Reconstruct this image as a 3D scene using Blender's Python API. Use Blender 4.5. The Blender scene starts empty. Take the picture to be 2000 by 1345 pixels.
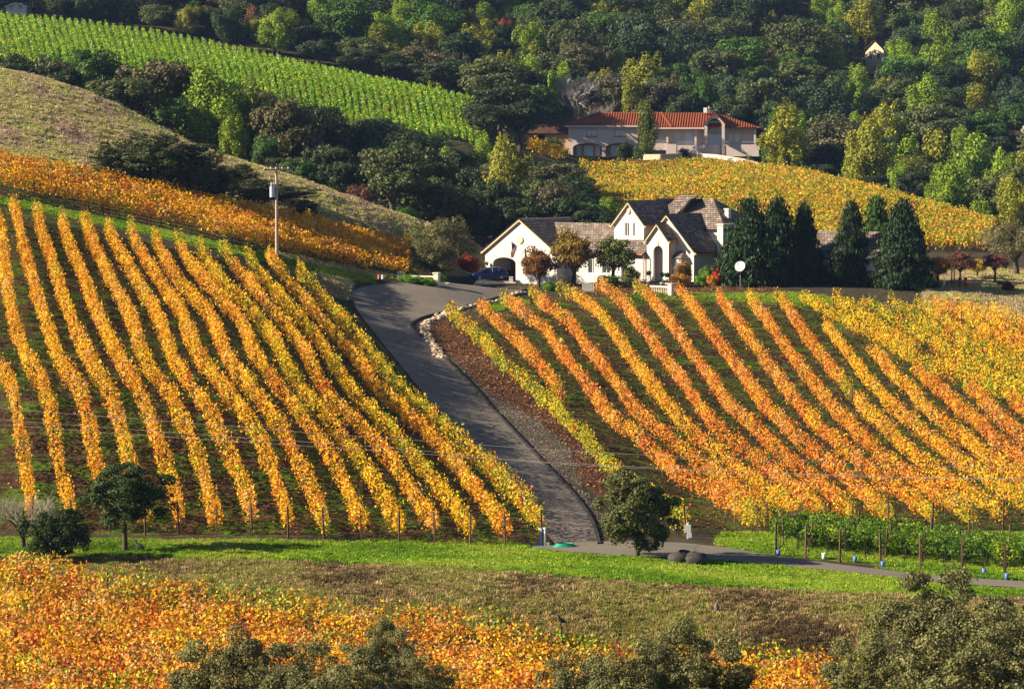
import bpy, math, random, sys
import numpy as np
from mathutils import Vector, Matrix
from mathutils.geometry import tessellate_polygon
R = math.radians
random.seed(7)
rng = np.random.default_rng(7)
scene = bpy.context.scene
C = scene.collection

# ------------------------------------------------------------------ camera, sky, sun, exposure
F = 5556.0                      # focal length in pixels of the 2000 px wide photograph
PITCH = math.atan((672.5 - 300.0) / F)
cam_data = bpy.data.cameras.new('camera')
cam_data.sensor_width = 36.0
cam_data.lens = F / 2000.0 * 36.0
cam_data.clip_start = 1.0
cam_data.clip_end = 6000.0
cam = bpy.data.objects.new('camera', cam_data)
C.objects.link(cam)
cam.location = (0, 0, 0)
cam.rotation_euler = (math.pi / 2 - PITCH, 0, 0)
scene.camera = cam

SUN_EL, SUN_TO = R(26.5), (-1.0, -0.14)
SUN_AZ = math.atan2(SUN_TO[0], SUN_TO[1])
world = bpy.data.worlds.new('World')
scene.world = world
world.use_nodes = True
wn = world.node_tree
sky = wn.nodes.new('ShaderNodeTexSky')
sky.sky_type = 'NISHITA'
sky.sun_disc = False
sky.sun_elevation = SUN_EL
sky.sun_rotation = SUN_AZ
sky.air_density = 0.55
sky.dust_density = 0.3
bg = wn.nodes['Background']
bg.inputs['Strength'].default_value = 0.05
wn.links.new(sky.outputs[0], bg.inputs['Color'])
sun_data = bpy.data.lights.new('sun', 'SUN')
sun_data.energy = 5.0
sun_data.angle = R(0.5)
sun_data.color = (1.0, 0.86, 0.66)
sun = bpy.data.objects.new('sun', sun_data)
C.objects.link(sun)
to_sun = Vector((math.sin(SUN_AZ) * math.cos(SUN_EL), math.cos(SUN_AZ) * math.cos(SUN_EL), math.sin(SUN_EL)))
sun.rotation_euler = to_sun.to_track_quat('Z', 'Y').to_euler()
sun.location = to_sun * 500
scene.view_settings.view_transform = 'Standard'
scene.view_settings.look = 'None'
scene.view_settings.gamma = 1.0
scene.view_settings.use_curve_mapping = False
scene.view_settings.exposure = 1.32
scene.render.engine = 'CYCLES'
scene.cycles.max_bounces = 5
scene.cycles.diffuse_bounces = 2
scene.cycles.transmission_bounces = 3
scene.cycles.glossy_bounces = 2
scene.cycles.volume_bounces = 0
scene.cycles.use_denoising = True
scene.cycles.denoiser = 'OPENIMAGEDENOISE'
scene.cycles.denoising_input_passes = 'RGB_ALBEDO_NORMAL'
scene.cycles.sample_clamp_indirect = 2.0
scene.cycles.caustics_reflective = False
scene.cycles.caustics_refractive = False

# ------------------------------------------------------------------ view geometry
CP, SP = math.cos(PITCH), math.sin(PITCH)
def ray(u, v):
    """direction (per metre of Y) of the ray through photo pixel u, v"""
    x = (np.asarray(u, float) - 1000.0) / F
    y = (672.5 - np.asarray(v, float)) / F
    dy = CP + y * SP
    dz = -SP + y * CP
    return x / dy, dz / dy
def project(X, Y, Z):
    d = Y * CP - Z * SP
    h = Y * SP + Z * CP
    return 1000.0 + F * X / d, 672.5 - F * h / d
def P(u, v, Y):
    a, b = ray(u, v)
    return (float(a * Y), Y, float(b * Y))

# ------------------------------------------------------------------ terrain
ctl = []
def cp(*pts):
    for u, v, Y in pts: ctl.append(P(u, v, Y))
def cz(*pts):
    for X, Y, z in pts: ctl.append((X, Y, z))
# below and in front of the camera's view
cz((0, -10, -3), (-40, 0, -6), (40, 0, -6), (0, 35, -12.5), (-50, 40, -15), (50, 40, -15), (0, 75, -20.5), (-60, 80, -21), (60, 80, -21),
   (-25, 105, -23.2), (15, 105, -23.5), (50, 110, -24.2), (-60, 120, -23), (0, 128, -25.0), (-20, 140, -25.3), (20, 135, -25.8), (-35, 155, -25.6), (-10, 150, -26.4), (8, 143, -26.6), (30, 132, -26.2), (50, 140, -26))
# dry bank, grass strip, row ends of the left block
cp((0, 1070, 178), (200, 1075, 177), (400, 1080, 175), (300, 1118, 170), (600, 1085, 174), (600, 1132, 164), (900, 1090, 173), (900, 1165, 155), (1200, 1105, 170), (1200, 1200, 151),
   (1500, 1125, 168), (1500, 1225, 146), (1800, 1150, 164), (2000, 1165, 162), (1800, 1280, 140),
   (-150, 1040, 184), (0, 1045, 184), (350, 1045, 184), (700, 1050, 184), (1000, 1056, 184),
   (1200, 1074, 179), (1420, 1085, 178), (1600, 1105, 175), (1800, 1122, 172), (2000, 1140, 168), (2200, 1160, 165))
# left vineyard slope
cp((500, 850, 200), (500, 700, 222), (500, 590, 255), (490, 505, 288), (0, 850, 198), (0, 700, 216), (0, 540, 245), (10, 412, 280),
   (250, 850, 199), (250, 700, 219), (260, 560, 252), (280, 462, 284), (-200, 700, 212), (-200, 540, 240), (-200, 380, 272),
   (800, 920, 200), (750, 800, 225), (700, 720, 245), (640, 640, 268), (590, 560, 298), (930, 985, 193))
# drive
cp((1120, 1050, 186), (1060, 965, 206), (1000, 880, 225), (930, 790, 247), (860, 700, 272), (790, 640, 290), (750, 590, 304), (850, 565, 316), (950, 562, 324))
# right vineyard slope
cp((1060, 830, 236), (1110, 890, 222), (950, 700, 270), (880, 640, 292), (1200, 900, 225), (1290, 930, 226), (1230, 990, 205),
   (1100, 720, 268), (1100, 620, 306), (1000, 600, 316), (1250, 750, 272), (1250, 640, 306), (1400, 750, 278), (1400, 650, 304), (1400, 590, 328), (1200, 580, 330),
   (1400, 900, 236), (1600, 900, 238), (1600, 780, 270), (1600, 680, 300), (1600, 600, 326), (1800, 900, 240), (1800, 780, 272), (1800, 690, 300), (1800, 610, 326),
   (2000, 900, 242), (2000, 790, 272), (2000, 690, 300), (2000, 630, 320), (2250, 880, 242), (2250, 700, 300),
   (1400, 1010, 205), (1700, 1030, 205), (2000, 1035, 205), (1500, 1050, 190), (1800, 1078, 188), (2000, 1090, 186), (2250, 1090, 188))
# house terrace
cp((1000, 556, 345), (900, 556, 346), (960, 551, 362), (1100, 566, 336), (1100, 556, 350), (1300, 561, 336), (1300, 550, 345), (1400, 553, 342), (1500, 572, 332), (1500, 553, 350), (1650, 573, 333), (1750, 556, 350),
   (1900, 557, 347), (1850, 585, 332), (1980, 590, 336), (1200, 541, 360), (1350, 534, 365), (1150, 538, 372), (1000, 530, 378), (1450, 530, 372), (1600, 528, 378), (1800, 520, 378), (1980, 528, 372), (2200, 560, 360))
# strip above the left block, band vineyard
cp((0, 376, 292), (300, 440, 296), (500, 484, 302), (650, 521, 318), (790, 546, 337), (0, 328, 316), (200, 366, 320), (400, 408, 324), (600, 447, 332), (800, 497, 353), (740, 556, 314),
   (-200, 330, 288), (-200, 285, 312), (900, 530, 352), (870, 500, 362))
# dry hill and its ridge, the drop behind
cp((0, 230, 350), (200, 290, 350), (400, 350, 350), (600, 405, 352), (720, 450, 354), (0, 139, 396), (100, 160, 395), (200, 195, 392), (300, 245, 388), (400, 295, 384), (560, 343, 376), (700, 394, 370), (810, 442, 366), (900, 468, 366),
   (-200, 100, 398), (-200, 190, 350))
cz((-78, 430, 6), (-50, 425, -3), (-30, 415, -9), (-15, 405, -13), (-85, 465, -2), (-55, 465, -9), (-25, 455, -13), (-5, 445, -14.5), (5, 420, -14.8), (15, 400, -14.6))
# green vineyard hill and beyond
cp((0, 122, 555), (250, 160, 548), (500, 215, 535), (750, 265, 520), (900, 280, 512), (0, 40, 650), (250, 66, 640), (450, 102, 630), (700, 160, 612), (900, 205, 600), (-300, 100, 560), (-300, 15, 660),
   (1000, 300, 520), (1050, 270, 552), (1000, 235, 580))
cp((100, -40, 760), (500, 0, 740), (900, 60, 720), (1200, 110, 700), (1200, 170, 650), (1400, 130, 700), (0, -300, 950), (600, -280, 930), (1100, -120, 850), (1500, 20, 800), (1900, 0, 860), (2200, 0, 880),
   (1700, 135, 740), (1950, 190, 705), (1700, 258, 650), (1950, 335, 610), (1500, 255, 640), (2200, 330, 620), (2200, 190, 720), (1500, 160, 730))
cz((-300, 1300, 190), (0, 1300, 180), (300, 1300, 170), (-450, 1800, 290), (0, 1800, 280), (450, 1800, 270), (-350, 950, 110), (350, 950, 70))
# hill vineyard, its ridge, the hollow behind
cp((1130, 317, 545), (1250, 312, 548), (1350, 312, 545), (1450, 322, 530), (1600, 358, 503), (1750, 397, 474), (1850, 427, 455), (1940, 451, 440), (1150, 395, 480), (1300, 400, 468), (1300, 350, 510), (1500, 400, 460), (1650, 430, 440), (1800, 470, 420),
   (1500, 485, 405), (1700, 495, 400), (1900, 492, 402), (1250, 470, 410), (2050, 480, 425))
cp((1110, 309, 562), (1300, 306, 564), (1480, 313, 562), (1200, 300, 590), (1400, 295, 592))
cz((70, 560, -11), (80, 530, -17), (88, 505, -19), (95, 470, -20), (120, 470, -18), (75, 600, -8), (110, 580, -14), (20, 460, -11), (10, 500, -7))
ctl = np.array(ctl)
SC = 100.0
def _k(r2):
    return np.where(r2 > 1e-12, 0.5 * r2 * np.log(np.maximum(r2, 1e-12)), 0.0)
def _fit():
    p = ctl[:, :2] / SC
    n = len(p)
    d2 = ((p[:, None] - p[None]) ** 2).sum(-1)
    K = _k(d2) + np.eye(n) * 2e-4
    Q = np.c_[np.ones(n), p]
    A = np.zeros((n + 3, n + 3)); A[:n, :n] = K; A[:n, n:] = Q; A[n:, :n] = Q.T
    return p, np.linalg.solve(A, np.r_[ctl[:, 2], 0, 0, 0])
_p, _w = _fit()
def ground_exact(X, Y):
    X = np.atleast_1d(np.asarray(X, float)); Y = np.broadcast_to(np.asarray(Y, float), X.shape)
    out = np.empty(X.size); q = np.c_[X.ravel(), Y.ravel()] / SC
    for i in range(0, len(q), 40000):
        s = q[i:i + 40000]
        d2 = ((s[:, None] - _p[None]) ** 2).sum(-1)
        out[i:i + 40000] = _k(d2) @ _w[:-3] + _w[-3] + s @ _w[-2:]
    return out.reshape(X.shape)
# table for fast look-up
GX0, GX1, GY0, GY1, GS = -460.0, 460.0, -20.0, 1300.0, 2.0
_gx = np.arange(GX0, GX1 + GS, GS); _gy = np.arange(GY0, GY1 + GS, GS)
_GX, _GY = np.meshgrid(_gx, _gy)
_GZ = ground_exact(_GX, _GY)
def H(X, Y):
    X = np.asarray(X, float); Y = np.asarray(Y, float)
    fx = np.clip((X - GX0) / GS, 0, len(_gx) - 1.001); fy = np.clip((Y - GY0) / GS, 0, len(_gy) - 1.001)
    ix = fx.astype(int); iy = fy.astype(int); ax = fx - ix; ay = fy - iy
    return ((_GZ[iy, ix] * (1 - ax) + _GZ[iy, ix + 1] * ax) * (1 - ay) + (_GZ[iy + 1, ix] * (1 - ax) + _GZ[iy + 1, ix + 1] * ax) * ay)
def hit(u, v, up=0.0, y0=95.0, y1=1250.0):
    """point of the ground (raised by up) first met by the ray through pixel u, v beyond y0"""
    a, b = ray(u, v)
    Y = np.arange(y0, y1, 0.5)
    d = b * Y - (H(a * Y, Y) + up)
    i = np.nonzero(d <= 0)[0]
    if len(i) == 0: return None
    i = i[0]
    if i == 0: yy = Y[0]
    else:
        yy = Y[i - 1] + 0.5 * d[i - 1] / (d[i - 1] - d[i] + 1e-9)
    X = float(a * yy)
    return Vector((X, float(yy), float(H(X, yy))))
def at(u, Y):
    """ground point at distance Y under picture column u"""
    a = (u - 1000.0) / F * 1.0 / CP
    X = a * Y * CP * 1.0
    # account for the small tilt term
    z = float(H(X, Y)); d = Y * CP - z * SP
    X = (u - 1000.0) / F * d
    return Vector((X, Y, float(H(X, Y))))
def px_per_m(Y): return F / Y

# ------------------------------------------------------------------ object helpers
def setp(o, label=None, cat=None, group=None, kind=None):
    if label: o['label'] = label
    if cat: o['category'] = cat
    if group: o['group'] = group
    if kind: o['kind'] = kind
    return o
def empty(name, loc, rz=0.0, **k):
    o = bpy.data.objects.new(name, None); C.objects.link(o)
    o.location = loc; o.rotation_euler = (0, 0, rz); o.empty_display_size = 0.5
    return setp(o, **k)
def link(name, me, parent=None, **k):
    o = bpy.data.objects.new(name, me); C.objects.link(o)
    if parent is not None: o.parent = parent
    return setp(o, **k)
class MB:
    """collects faces; build() links them as one mesh object"""
    def __init__(s): s.v = []; s.f = []; s.uv = []; s.sm = []
    def add(s, vs, fs, uvs=None, smooth=False, m=None):
        b = len(s.v)
        for p in vs:
            p = Vector(p)
            s.v.append(m @ p if m is not None else p)
        for i, f in enumerate(fs):
            s.f.append([b + j for j in f]); s.uv.append(uvs[i] if uvs else None); s.sm.append(smooth)
        return s
    def box(s, x0, x1, y0, y1, z0, z1, m=None):
        vs = [(x, y, z) for z in (z0, z1) for y in (y0, y1) for x in (x0, x1)]
        return s.add(vs, [(0, 2, 3, 1), (4, 5, 7, 6), (0, 1, 5, 4), (2, 6, 7, 3), (0, 4, 6, 2), (1, 3, 7, 5)], m=m)
    def tube(s, pts, rad, n=8, cap=True, smooth=True, m=None):
        pts = [Vector(p) for p in pts]
        if not hasattr(rad, '__len__'): rad = [rad] * len(pts)
        vs = []; fs = []
        for i, p in enumerate(pts):
            d = (pts[min(i + 1, len(pts) - 1)] - pts[max(i - 1, 0)]).normalized()
            a = d.orthogonal().normalized() if i == 0 else (a - d * a.dot(d)).normalized()
            b = d.cross(a)
            for k in range(n):
                t = 2 * math.pi * k / n
                vs.append(p + (a * math.cos(t) + b * math.sin(t)) * rad[i])
        for i in range(len(pts) - 1):
            for k in range(n):
                fs.append((i * n + k, i * n + (k + 1) % n, (i + 1) * n + (k + 1) % n, (i + 1) * n + k))
        s.add(vs, fs, smooth=smooth, m=m)
        if cap:
            q = (len(pts) - 1) * n
            s.add(vs[:n], [tuple(range(n))[::-1]], m=m); s.add(vs[q:], [tuple(range(n))], m=m)
        return s
    def lathe(s, prof, n=16, m=None, smooth=True):
        vs = [(r * math.cos(2 * math.pi * k / n), r * math.sin(2 * math.pi * k / n), z) for r, z in prof for k in range(n)]
        fs = [(i * n + k, i * n + (k + 1) % n, (i + 1) * n + (k + 1) % n, (i + 1) * n + k) for i in range(len(prof) - 1) for k in range(n)]
        return s.add(vs, fs, smooth=smooth, m=m)
    def blob(s, c, r, n=10, k=7, m=None, jit=0.0):
        vs = []; fs = []
        for i in range(k + 1):
            th = math.pi * i / k
            for j in range(n):
                ph = 2 * math.pi * j / n
                q = 1 + random.uniform(-jit, jit)
                vs.append((c[0] + r[0] * q * math.sin(th) * math.cos(ph), c[1] + r[1] * q * math.sin(th) * math.sin(ph), c[2] + r[2] * q * math.cos(th)))
        for i in range(k):
            for j in range(n):
                fs.append((i * n + j, (i + 1) * n + j, (i + 1) * n + (j + 1) % n, i * n + (j + 1) % n))
        return s.add(vs, fs, smooth=True, m=m)
    def mesh(s, name, mat):
        me = bpy.data.meshes.new(name)
        me.from_pydata([tuple(p) for p in s.v], [], s.f)
        me.materials.append(mat)
        me.polygons.foreach_set('use_smooth', s.sm)
        if any(u is not None for u in s.uv):
            l = me.uv_layers.new(name='UVMap')
            k = 0
            for f, u in zip(s.f, s.uv):
                for i in range(len(f)):
                    l.data[k].uv = u[i] if u else (0, 0)
                    k += 1
        me.update()
        return me
    def build(s, name, mat, parent=None, **k):
        return link(name, s.mesh(name, mat), parent, **k)

def np_mesh(name, verts, faces, mat, smooth=False):
    """verts (n,3), faces (m,4) arrays"""
    me = bpy.data.meshes.new(name)
    n, m = len(verts), len(faces); w = faces.shape[1]
    me.vertices.add(n); me.vertices.foreach_set('co', np.ascontiguousarray(verts, dtype=np.float32).ravel())
    me.loops.add(m * w); me.loops.foreach_set('vertex_index', np.ascontiguousarray(faces, dtype=np.int32).ravel())
    me.polygons.add(m); me.polygons.foreach_set('loop_start', np.arange(0, m * w, w, dtype=np.int32))
    try: me.polygons.foreach_set('loop_total', np.full(m, w, dtype=np.int32))
    except Exception: pass
    if smooth: me.polygons.foreach_set('use_smooth', np.ones(m, dtype=bool))
    me.materials.append(mat)
    me.update(calc_edges=True)
    return me
def leaf_quads(c, nrm, size, col=None, name='leaves', mat=None, aspect=1.0):
    """leaf faces: centres c, normals nrm, size (n,) -> mesh of folded diamond quads with a per-face colour"""
    n = len(c)
    nrm = nrm / (np.linalg.norm(nrm, axis=1, keepdims=True) + 1e-9)
    r = rng.normal(size=(n, 3))
    a = np.cross(nrm, r); a /= np.linalg.norm(a, axis=1, keepdims=True) + 1e-9
    b = np.cross(nrm, a)
    s = np.asarray(size).reshape(-1, 1) * 0.5
    s2 = s * rng.uniform(0.6, 1.0, (n, 1)) * aspect
    fold = nrm * s * rng.uniform(-0.25, 0.25, (n, 1))
    V = np.empty((n, 4, 3))
    V[:, 0] = c - a * s * 1.1; V[:, 1] = c + b * s2 + fold; V[:, 2] = c + a * s * 1.1; V[:, 3] = c - b * s2 + fold
    me = np_mesh(name, V.reshape(-1, 3), np.arange(n * 4).reshape(n, 4), mat)
    if col is not None:
        at_ = me.attributes.new('leaf_color', 'FLOAT_COLOR', 'FACE')
        cc = np.ones((n, 4), dtype=np.float32); cc[:, :3] = col
        at_.data.foreach_set('color', cc.ravel())
    return me

# ------------------------------------------------------------------ materials
def new_mat(name):
    m = bpy.data.materials.new(name); m.use_nodes = True
    nt = m.node_tree
    for n in list(nt.nodes): nt.nodes.remove(n)
    out = nt.nodes.new('ShaderNodeOutputMaterial')
    return m, nt, out
def N(nt, t, **inp):
    n = nt.nodes.new(t)
    for k, v in inp.items():
        if k.startswith('_'): setattr(n, k[1:], v)
        else:
            key = int(k[1:]) if (k[0] == 'i' and k[1:].isdigit()) else k.replace('__', ' ')
            if isinstance(v, bpy.types.NodeSocket): nt.links.new(v, n.inputs[key])
            else: n.inputs[key].default_value = v
    return n
def mixc(nt, f, a, b, mode='MIX'):
    n = nt.nodes.new('ShaderNodeMix'); n.data_type = 'RGBA'; n.blend_type = mode; n.clamp_factor = True
    for s, v in ((0, f), (6, a), (7, b)):
        if isinstance(v, bpy.types.NodeSocket): nt.links.new(v, n.inputs[s])
        elif s == 0: n.inputs[0].default_value = v
        else: n.inputs[s].default_value = (*v, 1) if len(v) == 3 else v
    return n.outputs[2]
def mth(nt, op, a, b=None, clamp=False):
    n = nt.nodes.new('ShaderNodeMath'); n.operation = op; n.use_clamp = clamp
    for s, v in ((0, a), (1, b)):
        if v is None: continue
        if isinstance(v, bpy.types.NodeSocket): nt.links.new(v, n.inputs[s])
        else: n.inputs[s].default_value = v
    return n.outputs[0]
def ramp(nt, f, stops):
    n = nt.nodes.new('ShaderNodeValToRGB'); nt.links.new(f, n.inputs[0])
    e = n.color_ramp.elements
    while len(e) > 1: e.remove(e[0])
    e[0].position = stops[0][0]; e[0].color = (*stops[0][1], 1)
    for p, c in stops[1:]:
        q = e.new(p); q.color = (*c, 1)
    return n.outputs[0]
def noise(nt, vec, scale, detail=4, rough=0.6, dist=0.0):
    n = N(nt, 'ShaderNodeTexNoise', Scale=scale, Detail=detail, Roughness=rough, Distortion=dist)
    if vec is not None: nt.links.new(vec, n.inputs['Vector'])
    return n.outputs[0]
def plain(name, col, rough=0.7, var=0.12, scale=3.0, metal=0.0, bump=0.0, spec=0.3, bscale=None):
    m, nt, out = new_mat(name)
    tc = N(nt, 'ShaderNodeTexCoord').outputs['Object']
    n1 = noise(nt, tc, scale, 5)
    lo = tuple(c * (1 - var) for c in col); hi = tuple(min(1, c * (1 + var)) for c in col)
    c = ramp(nt, n1, [(0.3, lo), (0.7, hi)])
    b = N(nt, 'ShaderNodeBsdfPrincipled', Base__Color=c, Roughness=rough, Metallic=metal)
    b.inputs['Specular IOR Level'].default_value = spec
    if bump:
        bp = N(nt, 'ShaderNodeBump', Strength=bump, Distance=0.03, Height=noise(nt, tc, bscale or scale * 12, 3))
        nt.links.new(bp.outputs[0], b.inputs['Normal'])
    nt.links.new(b.outputs[0], out.inputs[0])
    return m
def leaf_mat(name, source='attr', trans=0.35, rough=0.6, spec=0.25, tint=(1, 1, 1)):
    m, nt, out = new_mat(name)
    if source == 'attr':
        col = N(nt, 'ShaderNodeAttribute', _attribute_name='leaf_color').outputs[0]
    else:   # per object colour times per leaf tone
        oc = N(nt, 'ShaderNodeObjectInfo').outputs['Color']
        t = N(nt, 'ShaderNodeAttribute', _attribute_name='leaf_color').outputs[0]
        col = mixc(nt, 1.0, oc, t, 'MULTIPLY')
    if tint != (1, 1, 1): col = mixc(nt, 1.0, col, tint, 'MULTIPLY')
    d = N(nt, 'ShaderNodeBsdfPrincipled', Base__Color=col, Roughness=rough)
    d.inputs['Specular IOR Level'].default_value = spec
    tr = N(nt, 'ShaderNodeBsdfTranslucent', Color=col)
    mx = N(nt, 'ShaderNodeMixShader', i0=trans)
    nt.links.new(d.outputs[0], mx.inputs[1]); nt.links.new(tr.outputs[0], mx.inputs[2])
    nt.links.new(mx.outputs[0], out.inputs[0])
    return m
M = {}
M['vine'] = leaf_mat('vine_leaf', 'attr', 0.30, 0.55, 0.2)
M['leaf'] = leaf_mat('tree_leaf', 'obj', 0.22)
M['bark'] = plain('bark', (0.075, 0.055, 0.04), 0.9, 0.35, 3, bump=0.6)
M['vine_wood'] = plain('vine_wood', (0.06, 0.04, 0.03), 0.9, 0.3, 6)
M['post'] = plain('post_wood', (0.11, 0.06, 0.04), 0.85, 0.3, 6)
M['stake'] = plain('steel_stake', (0.22, 0.2, 0.19), 0.6, 0.2, 6)
M['stucco'] = plain('white_stucco', (0.62, 0.58, 0.51), 0.9, 0.05, 0.8, spec=0.1)
M['trim'] = plain('cream_trim', (0.62, 0.48, 0.30), 0.7, 0.06, 3)
M['white'] = plain('white_paint', (0.8, 0.78, 0.74), 0.5, 0.04, 3)
M['stone'] = plain('pale_stone', (0.68, 0.60, 0.48), 0.8, 0.12, 4, bump=0.2)
M['copper'] = plain('copper_gutter', (0.42, 0.13, 0.05), 0.45, 0.15, 4)
M['pink_stucco'] = plain('pink_stucco', (0.66, 0.55, 0.49), 0.9, 0.05, 0.6, spec=0.1)
M['ochre'] = plain('ochre_stucco', (0.45, 0.27, 0.15), 0.85, 0.08, 0.8)
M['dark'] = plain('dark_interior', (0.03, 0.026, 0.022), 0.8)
M['wood_door'] = plain('brown_wood', (0.16, 0.06, 0.022), 0.55, 0.25, 5)
M['rail'] = plain('pale_metal_rail', (0.42, 0.45, 0.48), 0.5, 0.05)
M['iron'] = plain('dark_metal', (0.03, 0.028, 0.026), 0.5, 0.1)
M['terracotta'] = plain('terracotta', (0.52, 0.16, 0.06), 0.75, 0.15, 6)
M['rock'] = plain('rock', (0.05, 0.045, 0.042), 0.9, 0.4, 2, bump=0.5)
M['pale_rock'] = plain('pale_rock', (0.50, 0.38, 0.26), 0.9, 0.35, 5, bump=0.4)
def glass_mat(name, col, rough=0.08):
    m, nt, out = new_mat(name)
    b = N(nt, 'ShaderNodeBsdfPrincipled', Base__Color=(*col, 1), Roughness=rough)
    b.inputs['Specular IOR Level'].default_value = 0.9
    nt.links.new(b.outputs[0], out.inputs[0]); return m
M['glass'] = glass_mat('window_glass', (0.05, 0.06, 0.06))
M['sky_glass'] = glass_mat('curtained_glass', (0.55, 0.62, 0.70), 0.25)
# ------------------------------------------------------------------ ground sheet
def inside(px, py, poly):
    poly = np.array(poly, float); r = np.zeros(px.shape, bool); n = len(poly)
    for i in range(n):
        x0, y0 = poly[i]; x1, y1 = poly[(i + 1) % n]
        c = ((y0 > py) != (y1 > py)) & (px < (x1 - x0) * (py - y0) / (y1 - y0 + 1e-12) + x0)
        r ^= c
    return r
def ztab(pts, x):
    p = np.array(pts, float); return np.interp(x, p[:, 0], p[:, 1])
# rows of Y denser near the vineyards
ys = [ -8.0]
while ys[-1] < 1250:
    y = ys[-1]; st = 4.0 if y < 90 else (1.3 if y < 140 else (0.9 if y < 380 else (1.8 if y < 520 else (4.0 if y < 760 else 14.0))))
    ys.append(y + st)
ys = np.array(ys)
tt = np.linspace(-1, 1, 290); tt = 0.20 * tt + 0.16 * tt ** 5
YY, TT = np.meshgrid(ys, tt, indexing='ij')
XX = TT * (YY + 60) * 1.15
ZZ = ground_exact(XX, YY)
pu, pv = project(XX, np.maximum(YY, 20), ZZ)
ROAD_L = [(1090, 1070), (1066, 1040), (1034, 1000), (996, 955), (949, 905), (902, 855), (854, 800), (806, 742), (766, 693), (730, 648), (702, 612), (690, 590), (686, 574), (700, 563), (740, 556), (790, 553), (870, 552)]
ROAD_R = [(1172, 1070), (1163, 1035), (1146, 1000), (1115, 960), (1068, 912), (1020, 860), (970, 808), (918, 750), (870, 702), (835, 668), (812, 648), (803, 634), (826, 620), (880, 606), (940, 590), (1000, 573), (1040, 562)]
def smooth_line(pts, n=6):
    """Catmull-Rom through 2D/3D points"""
    p = [np.array(q, float) for q in pts]; out = []
    p = [2 * p[0] - p[1]] + p + [2 * p[-1] - p[-2]]
    for i in range(1, len(p) - 2):
        for j in range(n):
            t = j / n
            out.append(0.5 * ((2 * p[i]) + (-p[i - 1] + p[i + 1]) * t + (2 * p[i - 1] - 5 * p[i] + 4 * p[i + 1] - p[i + 2]) * t * t + (-p[i - 1] + 3 * p[i] - 3 * p[i + 1] + p[i + 2]) * t ** 3))
    out.append(p[-2]); return out
road_poly = ROAD_L + ROAD_R[::-1]
LEFT_TOP = [(0, 392), (165, 430), (345, 478), (520, 520), (590, 530)]
soilL = inside(pu, pv, [(-500, 330), (0, 400), (165, 440), (345, 486), (520, 528), (580, 540), (660, 590), (700, 620), (812, 750), (955, 905), (1075, 1046), (1075, 1060), (700, 1046), (0, 1040), (-500, 1040)]) & (YY > 175) & (YY < 330)
soilR = inside(pu, pv, [(1000, 610), (1060, 585), (1160, 570), (1330, 578), (1500, 590), (1700, 600), (1900, 610), (2500, 700), (2500, 1030), (1350, 1035), (1180, 930), (1080, 790), (900, 640), (880, 615)]) & (YY > 190) & (YY < 345)
bandS = inside(pu, pv, [(-500, 230), (0, 322), (400, 405), (800, 495), (800, 545), (500, 486), (0, 378), (-500, 290)]) & (YY > 280) & (YY < 350)
mulch = inside(pu, pv, [(830, 632), (900, 612), (960, 660), (1100, 800), (1170, 890), (1240, 970), (1200, 990), (1130, 940), (1110, 880), (1050, 825), (960, 770), (900, 715), (850, 670)]) & (YY < 330)
mulch |= inside(pu, pv, [(1080, 572), (1180, 566), (1350, 560), (1420, 548), (1520, 560), (1500, 575), (1400, 568), (1250, 575), (1100, 582)]) & (YY > 310) & (YY < 360)
gravel = inside(pu, pv, [(960, 770), (1050, 822), (1110, 880), (1140, 960), (1190, 1040), (1150, 1010), (1068, 912), (970, 808)]) & (YY < 330)
gravel |= inside(pu, pv, [(803, 634), (900, 604), (960, 595), (900, 612), (835, 635), (850, 672), (900, 718), (960, 775), (970, 808), (870, 702)])
lush = (inside(pu, pv, [(-600, 1046), (1000, 1062), (1180, 1078), (1400, 1096), (2600, 1150), (2600, 1172), (1900, 1170), (1500, 1150), (1200, 1135), (1000, 1115), (850, 1108), (600, 1098), (300, 1092), (0, 1085), (-600, 1085)]) & (YY > 150) & (YY < 190))
lush |= inside(pu, pv, [(1400, 1040), (2600, 1040), (2600, 1142), (2000, 1130), (1500, 1083), (1400, 1066)]) & (YY < 205) & (YY > 160)
lush |= inside(pu, pv, [(-500, 300), (0, 384), (300, 446), (500, 490), (650, 526), (745, 545), (720, 553), (600, 532), (500, 508), (300, 462), (0, 400), (-500, 320)]) & (YY > 270) & (YY < 335)
lush |= inside(pu, pv, [(1200, 572), (1550, 572), (1700, 590), (1600, 600), (1400, 585), (1200, 590)]) & (YY > 300)
lush |= inside(pu, pv, [(900, 604), (1000, 582), (1040, 590), (950, 612)]) & (YY > 290) & (YY < 340)
bank = inside(pu, pv, [(-600, 1085), (300, 1094), (600, 1102), (850, 1112), (1200, 1140), (1500, 1156), (2600, 1180), (2600, 1300), (-600, 1300)]) & (YY > 134) & (YY < 180)
field = (YY < 172) & ~bank & ~lush
hill = ((YY > 322) & (YY < 374) & (pu > 1800)) | (YY > 300) & (YY < 408) & (pu < 960) & ~bandS & ~lush & ~soilL
hill &= ~inside(pu, pv, [(680, 545), (760, 545), (870, 540), (1060, 535), (1060, 600), (900, 640), (690, 640)])
forest = (YY > 385) & ~hill
dryface = inside(pu, pv, [(1110, 388), (1180, 380), (1260, 398), (1330, 410), (1250, 425), (1180, 405)]) & (YY > 400)
w = {}
def f1(m): return m.astype(np.float32)
w['soil'] = f1(soilL | soilR | bandS | field); w['mulch'] = f1(mulch); w['gravel'] = f1(gravel)
w['lush'] = np.maximum(f1(lush & ~mulch & ~gravel), 0.46 * f1(bank & ((pu > 1230) | (pu < 480)) & ~lush)); w['bank'] = f1(bank & ~lush); w['hill'] = f1(hill); w['forest'] = f1(forest); w['pale'] = f1(dryface)
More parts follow.
